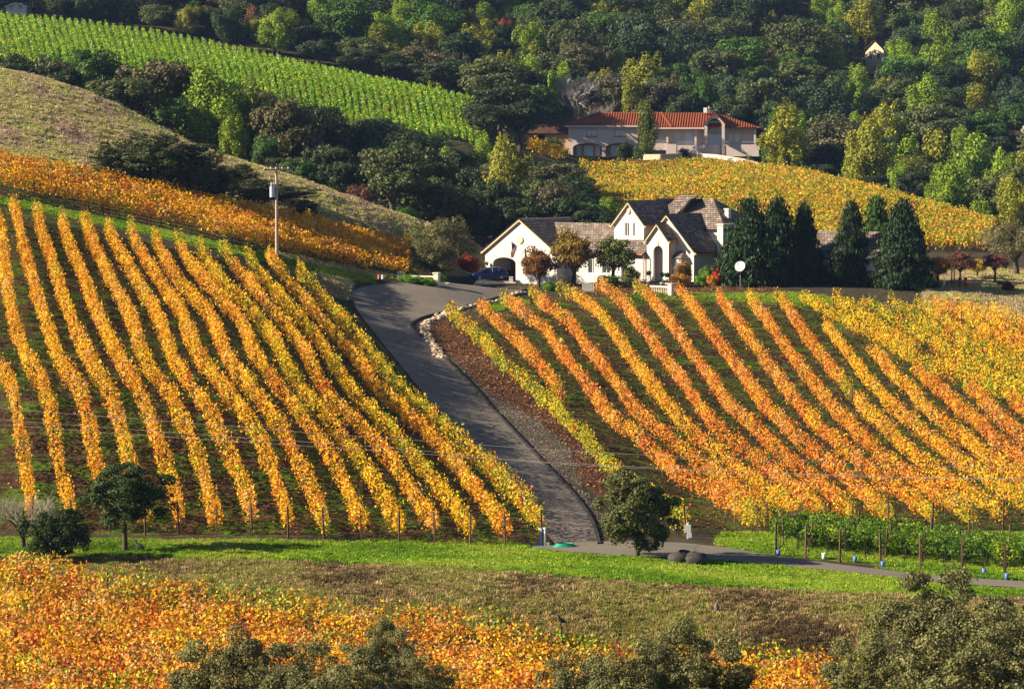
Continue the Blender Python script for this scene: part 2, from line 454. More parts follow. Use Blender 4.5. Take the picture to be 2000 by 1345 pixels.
def blur(a, n=1):
    for _ in range(n):
        b = np.pad(a, 1, mode='edge'); a = (b[1:-1, 1:-1] * 2 + b[:-2, 1:-1] + b[2:, 1:-1] + b[1:-1, :-2] + b[1:-1, 2:]) / 6
    return a
for k_ in w: w[k_] = blur(w[k_], 3)
# small relief
def vnoise(X, Y, s, seed):
    r = np.random.default_rng(seed); o = np.zeros_like(X)
    for i in range(10):
        a = r.uniform(0, 6.28); f = r.uniform(0.6, 1.6) / s
        o += np.sin((X * math.cos(a) + Y * math.sin(a)) * f * 6.28 + r.uniform(0, 6.28))
    return o / 10
ZW = w
relief = (vnoise(XX, YY, 5, 1) * 0.16 + vnoise(XX, YY, 2.2, 2) * 0.10) * (w['hill'] * 1.6 + w['bank'] * 1.5 + w['lush'] * .35 + w['forest'] + w['mulch'] * .4)
ZG = ZZ + relief
inroad = inside(pu, pv, road_poly) & (YY > 180) & (YY < 350)
ZG = ZG - 0.12 * blur(f1(inroad), 1)
nr, nc = ZG.shape
idx = np.arange(nr * nc).reshape(nr, nc)
faces = np.stack([idx[:-1, :-1], idx[:-1, 1:], idx[1:, 1:], idx[1:, :-1]], -1).reshape(-1, 4)
def ground_mat():
    m, nt, out = new_mat('ground')
    tc = N(nt, 'ShaderNodeTexCoord').outputs['Object']
    A = N(nt, 'ShaderNodeAttribute', _attribute_name='zone_a'); B = N(nt, 'ShaderNodeAttribute', _attribute_name='zone_b')
    sa = N(nt, 'ShaderNodeSeparateColor', Color=A.outputs[0]); sb = N(nt, 'ShaderNodeSeparateColor', Color=B.outputs[0])
    n_big = noise(nt, tc, 0.08, 4, 0.6); n_mid = noise(nt, tc, 0.45, 5, 0.65); n_fine = noise(nt, tc, 2.6, 5, 0.75); n_leaf = noise(nt, tc, 7.0, 3, 0.8)
    st = N(nt, 'ShaderNodeMapping', Vector=tc, Scale=(0.35, 2.2, 1.0)).outputs[0]
    n_str = noise(nt, st, 1.4, 5, 0.75, 0.4)
    base = ramp(nt, n_mid, [(0.3, (0.035, 0.030, 0.018)), (0.7, (0.085, 0.07, 0.04))])
    soil0 = ramp(nt, n_fine, [(0.32, (0.022, 0.012, 0.008)), (0.5, (0.075, 0.038, 0.022)), (0.68, (0.16, 0.085, 0.045))])
    green = ramp(nt, n_fine, [(0.3, (0.025, 0.06, 0.006)), (0.55, (0.09, 0.17, 0.012)), (0.75, (0.20, 0.28, 0.03))])
    gm = mth(nt, 'MULTIPLY', mth(nt, 'SUBTRACT', mth(nt, 'ADD', mth(nt, 'MULTIPLY', n_mid, 0.65), mth(nt, 'MULTIPLY', n_str, 0.5)), 0.535), 9.0, True)
    soil = mixc(nt, gm, soil0, green)
    lf = mth(nt, 'MULTIPLY', mth(nt, 'SUBTRACT', n_leaf, 0.66), 14, True)
    soil = mixc(nt, lf, soil, (0.30, 0.13, 0.04))
    lush = ramp(nt, mth(nt, 'ADD', mth(nt, 'MULTIPLY', n_fine, 0.6), mth(nt, 'MULTIPLY', n_mid, 0.4)), [(0.36, (0.03, 0.055, 0.006)), (0.47, (0.10, 0.16, 0.010)), (0.56, (0.17, 0.25, 0.018)), (0.68, (0.27, 0.29, 0.07))])
    n_hs = mth(nt, 'ADD', mth(nt, 'MULTIPLY', n_str, 0.65), mth(nt, 'MULTIPLY', n_mid, 0.35))
    hill_ = ramp(nt, n_hs, [(0.36, (0.20, 0.12, 0.09)), (0.46, (0.38, 0.26, 0.18)), (0.56, (0.50, 0.38, 0.24)), (0.66, (0.62, 0.50, 0.32))])
    hgreen = ramp(nt, n_str, [(0.3, (0.22, 0.23, 0.05)), (0.55, (0.42, 0.42, 0.09)), (0.75, (0.52, 0.50, 0.16))])
    hm = mth(nt, 'MULTIPLY', mth(nt, 'SUBTRACT', mth(nt, 'ADD', mth(nt, 'MULTIPLY', n_big, 0.8), mth(nt, 'MULTIPLY', n_mid, 0.3)), 0.515), 12.0, True)
    hill_ = mixc(nt, hm, hill_, hgreen)
    bank_ = ramp(nt, n_str, [(0.34, (0.03, 0.02, 0.012)), (0.47, (0.15, 0.10, 0.05)), (0.58, (0.26, 0.185, 0.085)), (0.70, (0.42, 0.32, 0.16))])
    bgm = mth(nt, 'MULTIPLY', mth(nt, 'SUBTRACT', mth(nt, 'ADD', mth(nt, 'MULTIPLY', n_big, 0.5), mth(nt, 'MULTIPLY', n_mid, 0.5)), 0.47), 7.0, True)
    bank_ = mixc(nt, bgm, bank_, ramp(nt, n_fine, [(0.3, (0.05, 0.07, 0.01)), (0.7, (0.20, 0.24, 0.035))]))
    mulch_ = ramp(nt, n_leaf, [(0.3, (0.03, 0.012, 0.006)), (0.5, (0.11, 0.048, 0.022)), (0.72, (0.26, 0.13, 0.065))])
    grav_ = ramp(nt, n_fine, [(0.3, (0.075, 0.058, 0.045)), (0.5, (0.14, 0.11, 0.085)), (0.72, (0.24, 0.19, 0.145))])
    pale_ = ramp(nt, n_fine, [(0.35, (0.25, 0.17, 0.09)), (0.6, (0.55, 0.42, 0.26))])
    c = base
    def ov(c, wgt, col):
        f = mth(nt, 'MULTIPLY', mth(nt, 'SUBTRACT', mth(nt, 'ADD', wgt, mth(nt, 'MULTIPLY', mth(nt, 'SUBTRACT', n_fine, 0.5), 0.9)), 0.35), 3.5, True)
        return mixc(nt, f, c, col)
    c = ov(c, sb.outputs[0], hill_)
    c = ov(c, sa.outputs[0], soil)
    c = ov(c, A.outputs['Alpha'], bank_)
    c = ov(c, sa.outputs[1], lush)
    c = ov(c, sa.outputs[2], mulch_)
    c = ov(c, sb.outputs[1], grav_)
    c = ov(c, sb.outputs[2], pale_)
    b = N(nt, 'ShaderNodeBsdfPrincipled', Base__Color=c, Roughness=0.95)
    b.inputs['Specular IOR Level'].default_value = 0.1
    hgt = mth(nt, 'ADD', mth(nt, 'MULTIPLY', n_fine, 0.35), mth(nt, 'ADD', mth(nt, 'MULTIPLY', n_leaf, 0.10), mth(nt, 'MULTIPLY', n_str, 0.25)))
    bp = N(nt, 'ShaderNodeBump', Strength=1.0, Distance=0.6, Height=hgt)
    nt.links.new(bp.outputs[0], b.inputs['Normal'])
    nt.links.new(b.outputs[0], out.inputs[0])
    return m
gme = np_mesh('ground', np.stack([XX, YY, ZG], -1).reshape(-1, 3), faces, ground_mat(), True)
za = np.stack([w['soil'], w['lush'], w['mulch'], w['bank']], -1).reshape(-1, 4).astype(np.float32)
zb = np.stack([w['hill'], w['gravel'], w['pale'], w['forest']], -1).reshape(-1, 4).astype(np.float32)
for nm, z_ in (('zone_a', za), ('zone_b', zb)):
    a_ = gme.attributes.new(nm, 'FLOAT_COLOR', 'POINT'); a_.data.foreach_set('color', z_.ravel())
link('ground', gme, kind='structure')

# ------------------------------------------------------------------ sheets laid on the ground
def drape(name, La, Lb, mat, up, nx=14, step=0.7, **k):
    """strip between two polylines of world points, laid over the ground"""
    La = [Vector(p) for p in La]; Lb = [Vector(p) for p in Lb]
    rows = []
    for i in range(len(La) - 1):
        n = max(1, int(max((La[i + 1] - La[i]).length, (Lb[i + 1] - Lb[i]).length) / step))
        for j in range(n + (1 if i == len(La) - 2 else 0)):
            t = j / n; rows.append((La[i].lerp(La[i + 1], t), Lb[i].lerp(Lb[i + 1], t)))
    A = np.array([[a.x, a.y] for a, b in rows]); B = np.array([[b.x, b.y] for a, b in rows])
    t = np.linspace(0, 1, nx + 1)[None, :, None]
    G = A[:, None] * (1 - t) + B[:, None] * t
    z = ground_exact(G[..., 0], G[..., 1]) + up
    V = np.concatenate([G, z[..., None]], -1)
    n0, n1 = V.shape[:2]; ix = np.arange(n0 * n1).reshape(n0, n1)
    f = np.stack([ix[:-1, :-1], ix[:-1, 1:], ix[1:, 1:], ix[1:, :-1]], -1).reshape(-1, 4)
    me = np_mesh(name, V.reshape(-1, 3), f, mat, True)
    return link(name, me, **k), rows
def asphalt():
    m, nt, out = new_mat('asphalt')
    tc = N(nt, 'ShaderNodeTexCoord').outputs['Object']
    n1 = noise(nt, tc, 0.25, 5, 0.6); n2 = noise(nt, tc, 9, 4, 0.7)
    c = ramp(nt, n1, [(0.3, (0.15, 0.13, 0.105)), (0.7, (0.20, 0.17, 0.135))])
    c = mixc(nt, 0.22, c, ramp(nt, n2, [(0.3, (0.09, 0.078, 0.065)), (0.7, (0.26, 0.225, 0.18))]))
    v = N(nt, 'ShaderNodeTexVoronoi', Scale=0.09, _feature='DISTANCE_TO_EDGE'); nt.links.new(N(nt, 'ShaderNodeMapping', Vector=tc, Scale=(1, .5, 1)).outputs[0], v.inputs['Vector'])
    cr = mth(nt, 'LESS_THAN', mth(nt, 'ADD', v.outputs[0], mth(nt, 'MULTIPLY', mth(nt, 'SUBTRACT', n2, .5), .01)), 0.004)
    c = mixc(nt, mth(nt, 'MULTIPLY', cr, 0.5), c, (0.035, 0.03, 0.028))
    b = N(nt, 'ShaderNodeBsdfPrincipled', Base__Color=c, Roughness=0.85); b.inputs['Specular IOR Level'].default_value = 0.2
    bp = N(nt, 'ShaderNodeBump', Strength=0.12, Distance=0.02, Height=n2); nt.links.new(bp.outputs[0], b.inputs['Normal'])
    nt.links.new(b.outputs[0], out.inputs[0]); return m
M['asphalt'] = asphalt()
M['concrete'] = plain('pale_concrete', (0.52, 0.44, 0.34), 0.9, 0.08, 0.5, bump=0.1)
M['kerb'] = plain('dark_kerb', (0.035, 0.03, 0.028), 0.9, 0.2, 2)
Lp = [hit(u, v) for u, v in smooth_line(ROAD_L, 5)]; Rp = [hit(u, v) for u, v in smooth_line(ROAD_R, 5)]
_, rrows = drape('driveway_road', Lp, Rp, M['asphalt'], 0.03, 18, kind='structure')
crA = [hit(u, v) for u, v in [(1040, 1066), (1110, 1062), (1180, 1056), (1330, 1060), (1420, 1070), (1500, 1084), (1600, 1097), (1700, 1110), (1850, 1127), (2000, 1136), (2150, 1150)]]
crB = [hit(u, v) for u, v in [(1040, 1070), (1110, 1078), (1200, 1084), (1330, 1090), (1420, 1095), (1500, 1101), (1600, 1112), (1700, 1122), (1850, 1139), (2000, 1149), (2150, 1164)]]
drape('lower_road', crA, crB, M['asphalt'], 0.045, 8, kind='structure')
def Wp(u, v, **k): return hit(u, v, **k)
drape('concrete_apron', [Wp(868, 553), Wp(930, 549), Wp(975, 547.5), Wp(1018, 547)], [Wp(872, 557.5), Wp(930, 557), Wp(975, 556.5), Wp(1024, 556)], M['concrete'], 0.06, 6, kind='structure')
# low kerb along the right edge of the drive
kb = MB(); kl = [b for a, b in rrows][3:]
vs = []
for i, p in enumerate(kl):
    d = (kl[min(i + 1, len(kl) - 1)] - kl[max(i - 1, 0)]); d.z = 0; d.normalize(); s = Vector((-d.y, d.x, 0)) * 0.11
    z = float(H(p.x, p.y))
    for q, h in ((p - s, -0.1), (p - s, 0.14), (p + s, 0.14), (p + s, -0.1)): vs.append((q.x, q.y, z + h))
fs = [(4 * i + j, 4 * i + (j + 1) % 4, 4 * i + 4 + (j + 1) % 4, 4 * i + 4 + j) for i in range(len(kl) - 1) for j in range(4)]
kb.add(vs, fs); kb.build('kerb', M['kerb'], kind='structure')
# ------------------------------------------------------------------ building helpers
def wall_poly(outline, holes, thick, m, mat, name, parent, **k):
    """upright wall: outline and holes in (x, z), front face at y=0, back at y=thick, placed by matrix m"""
    loops = [outline] + holes
    flat = [p for l in loops for p in l]
    tris = tessellate_polygon([[Vector((x, z, 0)) for x, z in l] for l in loops])
    b = MB()
    n = len(flat)
    vs = [(x, 0, z) for x, z in flat] + [(x, thick, z) for x, z in flat]
    fs = [tuple(t) for t in tris] + [tuple(n + i for i in t[::-1]) for t in tris]
    o = 0
    for l in loops:
        q = len(l)
        for i in range(q):
            a, c = o + i, o + (i + 1) % q
            fs.append((a, c, n + c, n + a))
        o += q
    b.add(vs, fs, m=m)
    ob = b.build(name, mat, parent, **k)
    bpy_fix_normals(ob.data)
    return ob
import bmesh
def bpy_fix_normals(me):
    bm = bmesh.new(); bm.from_mesh(me); bmesh.ops.recalc_face_normals(bm, faces=bm.faces); bm.to_mesh(me); bm.free()
def rect(x0, x1, z0, z1): return [(x0, z0), (x1, z0), (x1, z1), (x0, z1)]
def arch(x0, x1, z0, z1, rise, n=10):
    """opening with a curved head"""
    c = (x0 + x1) / 2; r = (x1 - x0) / 2
    pts = [(x0, z0), (x1, z0), (x1, z1 - rise)]
    for i in range(1, n):
        t = math.pi * i / n
        pts.append((c + r * math.cos(t), z1 - rise + rise * math.sin(t)))
    pts.append((x0, z1 - rise))
    return pts
I4 = Matrix.Identity(4)
def face_m(x, y, rot=0.0, z=0.0):
    return Matrix.Translation((x, y, z)) @ Matrix.Rotation(rot, 4, 'Z')
def window(parent, m, x0, x1, z0, z1, cols=2, rows=1, glass='glass', frame='white', sill=None, d=0.12):
    fr = MB(); t = 0.07
    fr.box(x0, x1, -0.03, d, z0, z0 + t, m); fr.box(x0, x1, -0.03, d, z1 - t, z1, m)
    fr.box(x0, x0 + t, -0.03, d, z0 + t, z1 - t, m); fr.box(x1 - t, x1, -0.03, d, z0 + t, z1 - t, m)
    w_ = fr.build('window', M[frame], parent)
    cw = (x1 - x0 - 2 * t) / cols; rh = (z1 - z0 - 2 * t) / rows
    for i in range(cols):
        for j in range(rows):
            xa = x0 + t + i * cw; za_ = z0 + t + j * rh
            p = MB().box(xa + 0.03, xa + cw - 0.03, 0.07, 0.09, za_ + 0.03, za_ + rh - 0.03, m)
            p.build('pane', M[glass], w_)
    for i in range(1, cols):
        MB().box(x0 + t + i * cw - 0.03, x0 + t + i * cw + 0.03, -0.01, d, z0 + t, z1 - t, m).build('mullion', M[frame], w_)
    if sill:
        MB().box(x0 - 0.15, x1 + 0.15, -0.12, 0.0, z0 - 0.22, z0 - 0.003, m).build('sill', M[sill], w_)
    return w_
def tile_mat(name, stops, scale_u, scale_v, mortar=(0.02, 0.015, 0.012), msize=0.03, glow=0.0):
    m, nt, out = new_mat(name)
    uv = N(nt, 'ShaderNodeUVMap').outputs[0]
    b = N(nt, 'ShaderNodeTexBrick', Vector=uv, Scale=1.0, Mortar__Size=msize, Mortar__Smooth=0.1, Bias=0.0, Brick__Width=scale_u, Row__Height=scale_v)
    b.inputs['Color1'].default_value = (0, 0, 0, 1); b.inputs['Color2'].default_value = (1, 1, 1, 1); b.inputs['Mortar'].default_value = (0.5, .5, .5, 1)
    c = ramp(nt, N(nt, 'ShaderNodeSeparateColor', Color=b.outputs[0]).outputs[0], stops)
    n1 = noise(nt, uv, 0.6, 4)
    c = mixc(nt, 0.25, c, ramp(nt, n1, [(0.3, stops[0][1]), (0.7, stops[-1][1])]))
    c = mixc(nt, b.outputs[1], c, mortar)
    p = N(nt, 'ShaderNodeBsdfPrincipled', Base__Color=c, Roughness=0.8); p.inputs['Specular IOR Level'].default_value = 0.25
    bp = N(nt, 'ShaderNodeBump', Strength=0.6, Distance=0.04, Height=mth(nt, 'SUBTRACT', 1.0, b.outputs[1])); nt.links.new(bp.outputs[0], p.inputs['Normal'])
    nt.links.new(p.outputs[0], out.inputs[0]); return m
M['slate'] = tile_mat('concrete_roof_tile', [(0.0, (0.13, 0.095, 0.078)), (0.5, (0.22, 0.165, 0.135)), (0.8, (0.32, 0.25, 0.20)), (1.0, (0.48, 0.40, 0.33))], 0.42, 0.36)
M['clay'] = tile_mat('clay_roof_tile', [(0.0, (0.34, 0.10, 0.05)), (0.5, (0.46, 0.155, 0.075)), (1.0, (0.56, 0.23, 0.12))], 0.3, 0.5, (0.25, 0.06, 0.02), 0.02)
M['brown_roof'] = tile_mat('brown_roof_tile', [(0.0, (0.07, 0.032, 0.02)), (1.0, (0.13, 0.065, 0.04))], 0.4, 0.5, (0.05, 0.022, 0.014), 0.02)
def roof_plane(parent, e0, e1, r0, r1, mat, course=0.36, thick=0.16, name='roof', step=0.05, ribs=0.0):
    """sloping roof face from eave e0-e1 up to ridge r0-r1 (may meet in a point), built of lapped tile courses"""
    e0, e1, r0, r1 = map(Vector, (e0, e1, r0, r1))
    ex = (e1 - e0).normalized(); nrm = ex.cross(((r0 + r1) / 2 - (e0 + e1) / 2)).normalized()
    if nrm.z < 0: nrm = -nrm
    up = (nrm.cross(ex)).normalized()
    if up.z < 0: up = -up
    Ls = ((r0 + r1) / 2 - e0).dot(up); n = max(2, round(Ls / course))
    b = MB(); vs = []; fs = []; uv = []
    def pt(side, t): return (e0.lerp(r0, t) if side == 0 else e1.lerp(r1, t))
    for i in range(n):
        t0, t1 = i / n, (i + 1) / n
        a, c = pt(0, t0) + nrm * step, pt(1, t0) + nrm * step
        d, e = pt(1, t1), pt(0, t1)
        a2, c2 = pt(0, t0) - nrm * (0.0), pt(1, t0) - nrm * (0.0)
        k = len(vs); vs += [a, c, d, e, a2, c2]
        u = [((p - e0).dot(ex), (p - e0).dot(up)) for p in (a, c, d, e)]
        fs.append((k, k + 1, k + 2, k + 3)); uv.append(u)
        fs.append((k + 4, k + 5, k + 1, k)); uv.append([u[0]] * 4)
    k = len(vs)
    q = [e0, e1, r1, r0]
    vs += [p - nrm * 0.004 for p in q] + [p - nrm * thick for p in q]
    fs.append((k + 7, k + 6, k + 5, k + 4)); uv.append([(0, 0)] * 4)
    for i in range(4):
        fs.append((k + i, k + (i + 1) % 4, k + 4 + (i + 1) % 4, k + 4 + i)); uv.append([(0, 0)] * 4)
    b.add(vs, fs, uv)
    ro = b.build(name, M[mat], parent)
    if ribs:
        W = (e1 - e0).length; m_ = int(W / ribs); rb = MB()
        for i in range(m_):
            s = (i + 0.5) * ribs
            # clip the rib at the hips
            def span(s):
                tmax = 1.0
                a0, a1 = (r0 - e0).dot(ex), (r1 - e0).dot(ex)
                if s < a0 and a0 > 1e-6: tmax = min(tmax, s / a0)
                if s > a1 and W - a1 > 1e-6: tmax = min(tmax, (W - s) / (W - a1))
                return tmax
            tm = span(s) - 0.02
            if tm < 0.08: continue
            p0 = e0 + ex * s + nrm * 0.05; p1 = p0 + up * (Ls * tm)
            h = ex * ribs * 0.27
            rb.add([p0 - h, p0 + nrm * 0.13 - h * .4, p0 + nrm * .13 + h * .4, p0 + h, p1 - h, p1 + nrm * 0.13 - h * .4, p1 + nrm * .13 + h * .4, p1 + h],
                   [(0, 1, 5, 4), (1, 2, 6, 5), (2, 3, 7, 6), (0, 3, 2, 1)], [[(0, 0)] * 4] * 4)
        rb.build('tile_rib', M[mat], ro, kind='stuff')
    return ro
def rake(parent, pts, mat='trim', w=0.22, dz=0.0, name='bargeboard', depth=0.25):
    """board following a line of points"""
    b = MB()
    for i in range(len(pts) - 1):
        a, c = Vector(pts[i]), Vector(pts[i + 1])
        d = (c - a).normalized(); s = d.cross(Vector((0, 0, 1)))
        if s.length < 1e-3: s = Vector((1, 0, 0))
        s.normalize(); u = s.cross(d)
        vs = []
        for p in (a, c):
            for x, y in ((-1, -1), (1, -1), (1, 1), (-1, 1)): vs.append(p + s * x * depth / 2 + u * y * w / 2)
        b.add(vs, [(0, 1, 2, 3), (7, 6, 5, 4), (0, 4, 5, 1), (1, 5, 6, 2), (2, 6, 7, 3), (3, 7, 4, 0)])
    return b.build(name, M[mat], parent)
def gable(h, x0, x1, y0, y1, ze, zr, z0=-0.8, ov=0.45, front_holes=(), side_holes=(), wall='stucco', rmat='slate', ridge_y1=None, front_y=None, left=True, right=True, walls=True):
    """gabled block: front gable wall at y0, ridge along y"""
    xc = (x0 + x1) / 2; hw = (x1 - x0) / 2; sl = (zr - ze) / hw
    if walls:
        wall_poly([(x0, z0), (x1, z0), (x1, ze), (xc, zr), (x0, ze)], list(front_holes), 0.3, face_m(0, y0), M[wall], 'gable_wall', h)
        wall_poly(rect(y0 + 0.31, y1, z0, ze), list(side_holes), 0.3, face_m(x1, 0, math.pi / 2), M[wall], 'side_wall', h)
        wall_poly(rect(-y1, -y0 - 0.31, z0, ze), [], 0.3, face_m(x0, 0, -math.pi / 2), M[wall], 'side_wall', h)
    yr = y1 if ridge_y1 is None else ridge_y1
    zo = ze - ov * sl; up = 0.16
    roof_plane(h, (x0 - ov, yr, zo + up), (x0 - ov, y0 - 0.35, zo + up), (xc, yr, zr + up), (xc, y0 - 0.35, zr + up), rmat)
    roof_plane(h, (x1 + ov, y0 - 0.35, zo + up), (x1 + ov, yr, zo + up), (xc, y0 - 0.35, zr + up), (xc, yr, zr + up), rmat)
    rake(h, [(x0 - ov, y0 - 0.22, zo - 0.06), (xc, y0 - 0.22, zr - 0.06)], w=0.26)
    rake(h, [(xc, y0 - 0.22, zr - 0.06), (x1 + ov, y0 - 0.22, zo - 0.06)], w=0.26)
def gutter(h, a, c): rake(h, [a, c], 'copper', 0.16, name='gutter', depth=0.16)

# ------------------------------------------------------------------ lower white house
O = at(1355, 345.0); O.z = -15.5
PHI = R(40)
house = empty('white_house', O, -PHI, label='large white stucco house with steep gables and dark tiled roofs beside the driveway', cat='house')
# garage
gh = house
gable(gh, -31.6, -19.8, -2.0, 7.0, 3.2, 7.2, z0=-2.5, front_holes=[arch(-30.3, -26.5, -1.0, 2.35, 0.75)], ridge_y1=7.5)
MB().box(-31.2, -20.2, 6.4, 6.5, -1.5, 3.0).build('garage_back_wall', M['dark'], house)
d_ = MB()
for i in range(5): d_.box(-30.3 + i * 0.77, -30.3 + i * 0.77 + 0.74, 1.6, 1.68, -1.0, 2.3)
d_.build('garage_door', M['wood_door'], house)
MB().box(-30.9, -20.2, -1.6, 6.3, -1.12, -1.0).build('garage_floor', M['concrete'], house)
v_ = MB().lathe([(0, 0.0), (0.42, 0.0), (0.5, 0.06), (0.5, 0.10), (0.36, 0.12), (0, 0.12)], 20, Matrix.Translation((-25.7, -2.0, 4.6)) @ Matrix.Rotation(math.pi / 2, 4, 'X'))
v_.build('gable_vent', M['trim'], house)
# connecting wing (ridge across)
wall_poly(rect(-20.5, -12.6, -1.5, 3.4), [rect(-19, -17.6, 0.6, 2.4), rect(-16.2, -14.8, 0.6, 2.4)], 0.3, face_m(0, -0.3), M['stucco'], 'wing_wall', house)
for x in (-19, -16.2): window(house, face_m(0, -0.2), x, x + 1.4, 0.6, 2.4, 2, 1)
roof_plane(house, (-23.5, -1.2, 3.2), (-12.3, -1.2, 3.2), (-25.6, 3.6, 6.75), (-12.3, 3.6, 6.75), 'slate')
roof_plane(house, (-12.3, 8.2, 3.3), (-25.6, 8.2, 3.3), (-12.3, 3.6, 6.75), (-25.6, 3.6, 6.75), 'slate')
gutter(house, (-22.5, -1.28, 3.2), (-12.6, -1.28, 3.2))
# tall gable with twin windows
gable(house, -12.7, -8.1, 0.6, 12.0, 7.0, 9.55, z0=-0.8, front_holes=[rect(-11.1, -10.35, 5.3, 7.0), rect(-9.85, -9.45, 5.3, 7.0)], ridge_y1=10.5)
window(house, face_m(0, 0.68), -11.1, -10.35, 5.3, 7.0, 2, 1); window(house, face_m(0, 0.68), -9.85, -9.45, 5.3, 7.0, 1, 1)
gutter(house, (-7.6, 0.5, 6.62), (-7.6, 7.5, 6.62))
MB().lathe([(0, 0), (0.28, 0), (0.28, 0.08), (0, 0.08)], 16, Matrix.Translation((-10.4, 0.6, 8.35)) @ Matrix.Rotation(math.pi / 2, 4, 'X') @ Matrix.Diagonal((1, 1.4, 1, 1))).build('gable_vent', M['trim'], house)
# low skirt roof in front of the tall gable, with wall below
wall_poly(rect(-14.2, -6.2, -0.8, 3.3), [rect(-12.9, -11.6, 0.7, 2.5), rect(-9.9, -8.9, -0.2, 2.4)], 0.3, face_m(0, -1.6), M['stucco'], 'front_wall', house)
window(house, face_m(0, -1.5), -12.9, -11.6, 0.7, 2.5, 2, 1); window(house, face_m(0, -1.5), -9.9, -8.9, -0.2, 2.4, 1, 2)
wall_poly(rect(-1.29, 1.5, -0.8, 3.3), [], 0.3, face_m(-6.2, 0, math.pi / 2), M['stucco'], 'side_wall', house)
roof_plane(house, (-15.2, -2.2, 3.25), (-6.0, -2.2, 3.25), (-15.2, 0.6, 4.9), (-6.4, 0.6, 4.9), 'slate')
gutter(house, (-14.6, -2.26, 3.2), (-6.1, -2.26, 3.2))
MB().tube([(-5.95, -2.2, 3.1), (-5.95, -2.2, -0.6)], 0.07, 6).build('downpipe', M['copper'], house)
# main gable with bay window
gable(house, -8.0, 0.0, 0.0, 10.0, 3.85, 8.05, front_holes=[arch(-3.0, -1.0, 0.4, 3.6, 0.7)], ridge_y1=9.5, side_holes=[])
MB().lathe([(0, 0), (0.36, 0), (0.36, 0.08), (0, 0.08)], 16, Matrix.Translation((-4.0, 0.0, 6.3)) @ Matrix.Rotation(math.pi / 2, 4, 'X') @ Matrix.Diagonal((1, 1.45, 1, 1))).build('gable_vent', M['trim'], house)
gutter(house, (0.52, -0.3, 3.35), (0.52, 4.3, 3.35))
MB().tube([(0.12, 4.1, 3.3), (0.12, 4.1, -0.5)], 0.07, 6).build('downpipe', M['copper'], house)
bay = MB(); bx = [(-3.3, 0.0), (-2.8, -0.9), (-1.2, -0.9), (-0.7, 0.0)]
bay.add([(x, y, z) for z in (-0.5, 0.9) for x, y in bx], [(0, 1, 5, 4), (1, 2, 6, 5), (2, 3, 7, 6), (4, 5, 6, 7)])
bw = bay.build('bay_window', M['stucco'], house)
MB().add([(x, y, z) for z in (2.55, 2.8) for x, y in bx], [(0, 1, 5, 4), (1, 2, 6, 5), (2, 3, 7, 6), (0, 3, 2, 1)]).build('bay_lintel', M['stucco'], bw)
MB().add([(x * 1.0, y, 2.8) for x, y in [(-3.5, 0.0), (-2.9, -1.1), (-1.1, -1.1), (-0.5, 0.0)]] + [(-2.4, -0.02, 3.75), (-1.6, -0.02, 3.75)], [(0, 1, 4), (1, 2, 5, 4), (2, 3, 5)], [[(0, 0), (1, 0), (1, 1)], [(0, 0), (2, 0), (2, 1), (0, 1)], [(0, 0), (1, 0), (1, 1)]]).build('bay_roof', M['slate'], bw)
for i in range(3):
    (xa, ya), (xb, yb) = bx[i], bx[i + 1]; L_ = math.hypot(xb - xa, yb - ya)
    window_m = Matrix.Translation((xa, ya, 0)) @ Matrix.Rotation(math.atan2(yb - ya, xb - xa), 4, 'Z')
    MB().box(0.1, L_ - 0.1, 0.05, 0.08, 0.95, 2.5, window_m).build('pane', M['sky_glass'], bw)
    MB().box(0.0, 0.1, -0.02, 0.1, 0.9, 2.55, window_m).box(L_ - .1, L_, -0.02, 0.1, .9, 2.55, window_m).box(L_ / 2 - .04, L_ / 2 + .04, -0.02, 0.1, .9, 2.55, window_m).build('window_frame', M['white'], bw)
# entrance porch with tall arch
gable(house, -5.95, -2.6, -1.6, -0.02, 5.05, 7.0, front_holes=[arch(-4.95, -3.5, -0.4, 4.3, 0.7, 12)], ridge_y1=0.6, ov=0.3)
MB().box(-5.6, -3.0, -0.25, -0.1, -0.6, 4.6).build('porch_back_wall', M['pink_stucco'], house)
MB().box(-4.5, -3.6, -0.32, -0.26, -0.4, 2.0).build('front_door', M['white'], house)
MB().box(-5.6, -2.95, -1.28, -0.3, -0.5, -0.4).build('porch_floor', M['stone'], house)
MB().box(-4.32, -4.12, -1.68, -1.6, 4.35, 4.8).build('keystone', M['trim'], house)
MB().tube([(-2.5, -1.4, 4.9), (-2.5, -1.4, -0.5)], 0.07, 6).build('downpipe', M['copper'], house)
gutter(house, (-2.25, -1.9, 4.85), (-2.25, -0.3, 4.85))
# main body behind
wall_poly(rect(4.8, 13.0, -0.8, 6.4), [], 0.3, face_m(0.9, 0, math.pi / 2), M['stucco'], 'side_wall', house)
wall_poly(rect(-8.1, 0.59, 3.0, 6.4), [], 0.3, face_m(0, 5.1), M['stucco'], 'upper_wall', house)
wall_poly(rect(-0.59, 12.6, -0.8, 6.4), [], 0.3, face_m(0, 12.9, math.pi), M['stucco'], 'back_wall', house)
roof_plane(house, (-9.5, 4.6, 6.2), (1.4, 4.6, 6.2), (-9.5, 8.9, 9.9), (-3.6, 8.9, 9.9), 'slate')
roof_plane(house, (1.4, 4.6, 6.2), (1.4, 13.4, 6.2), (-3.6, 8.9, 9.9), (-3.6, 9.1, 9.9), 'slate')
roof_plane(house, (1.4, 13.4, 6.2), (-12.7, 13.4, 6.2), (-3.6, 9.1, 9.9), (-12.7, 9.1, 9.9), 'slate')
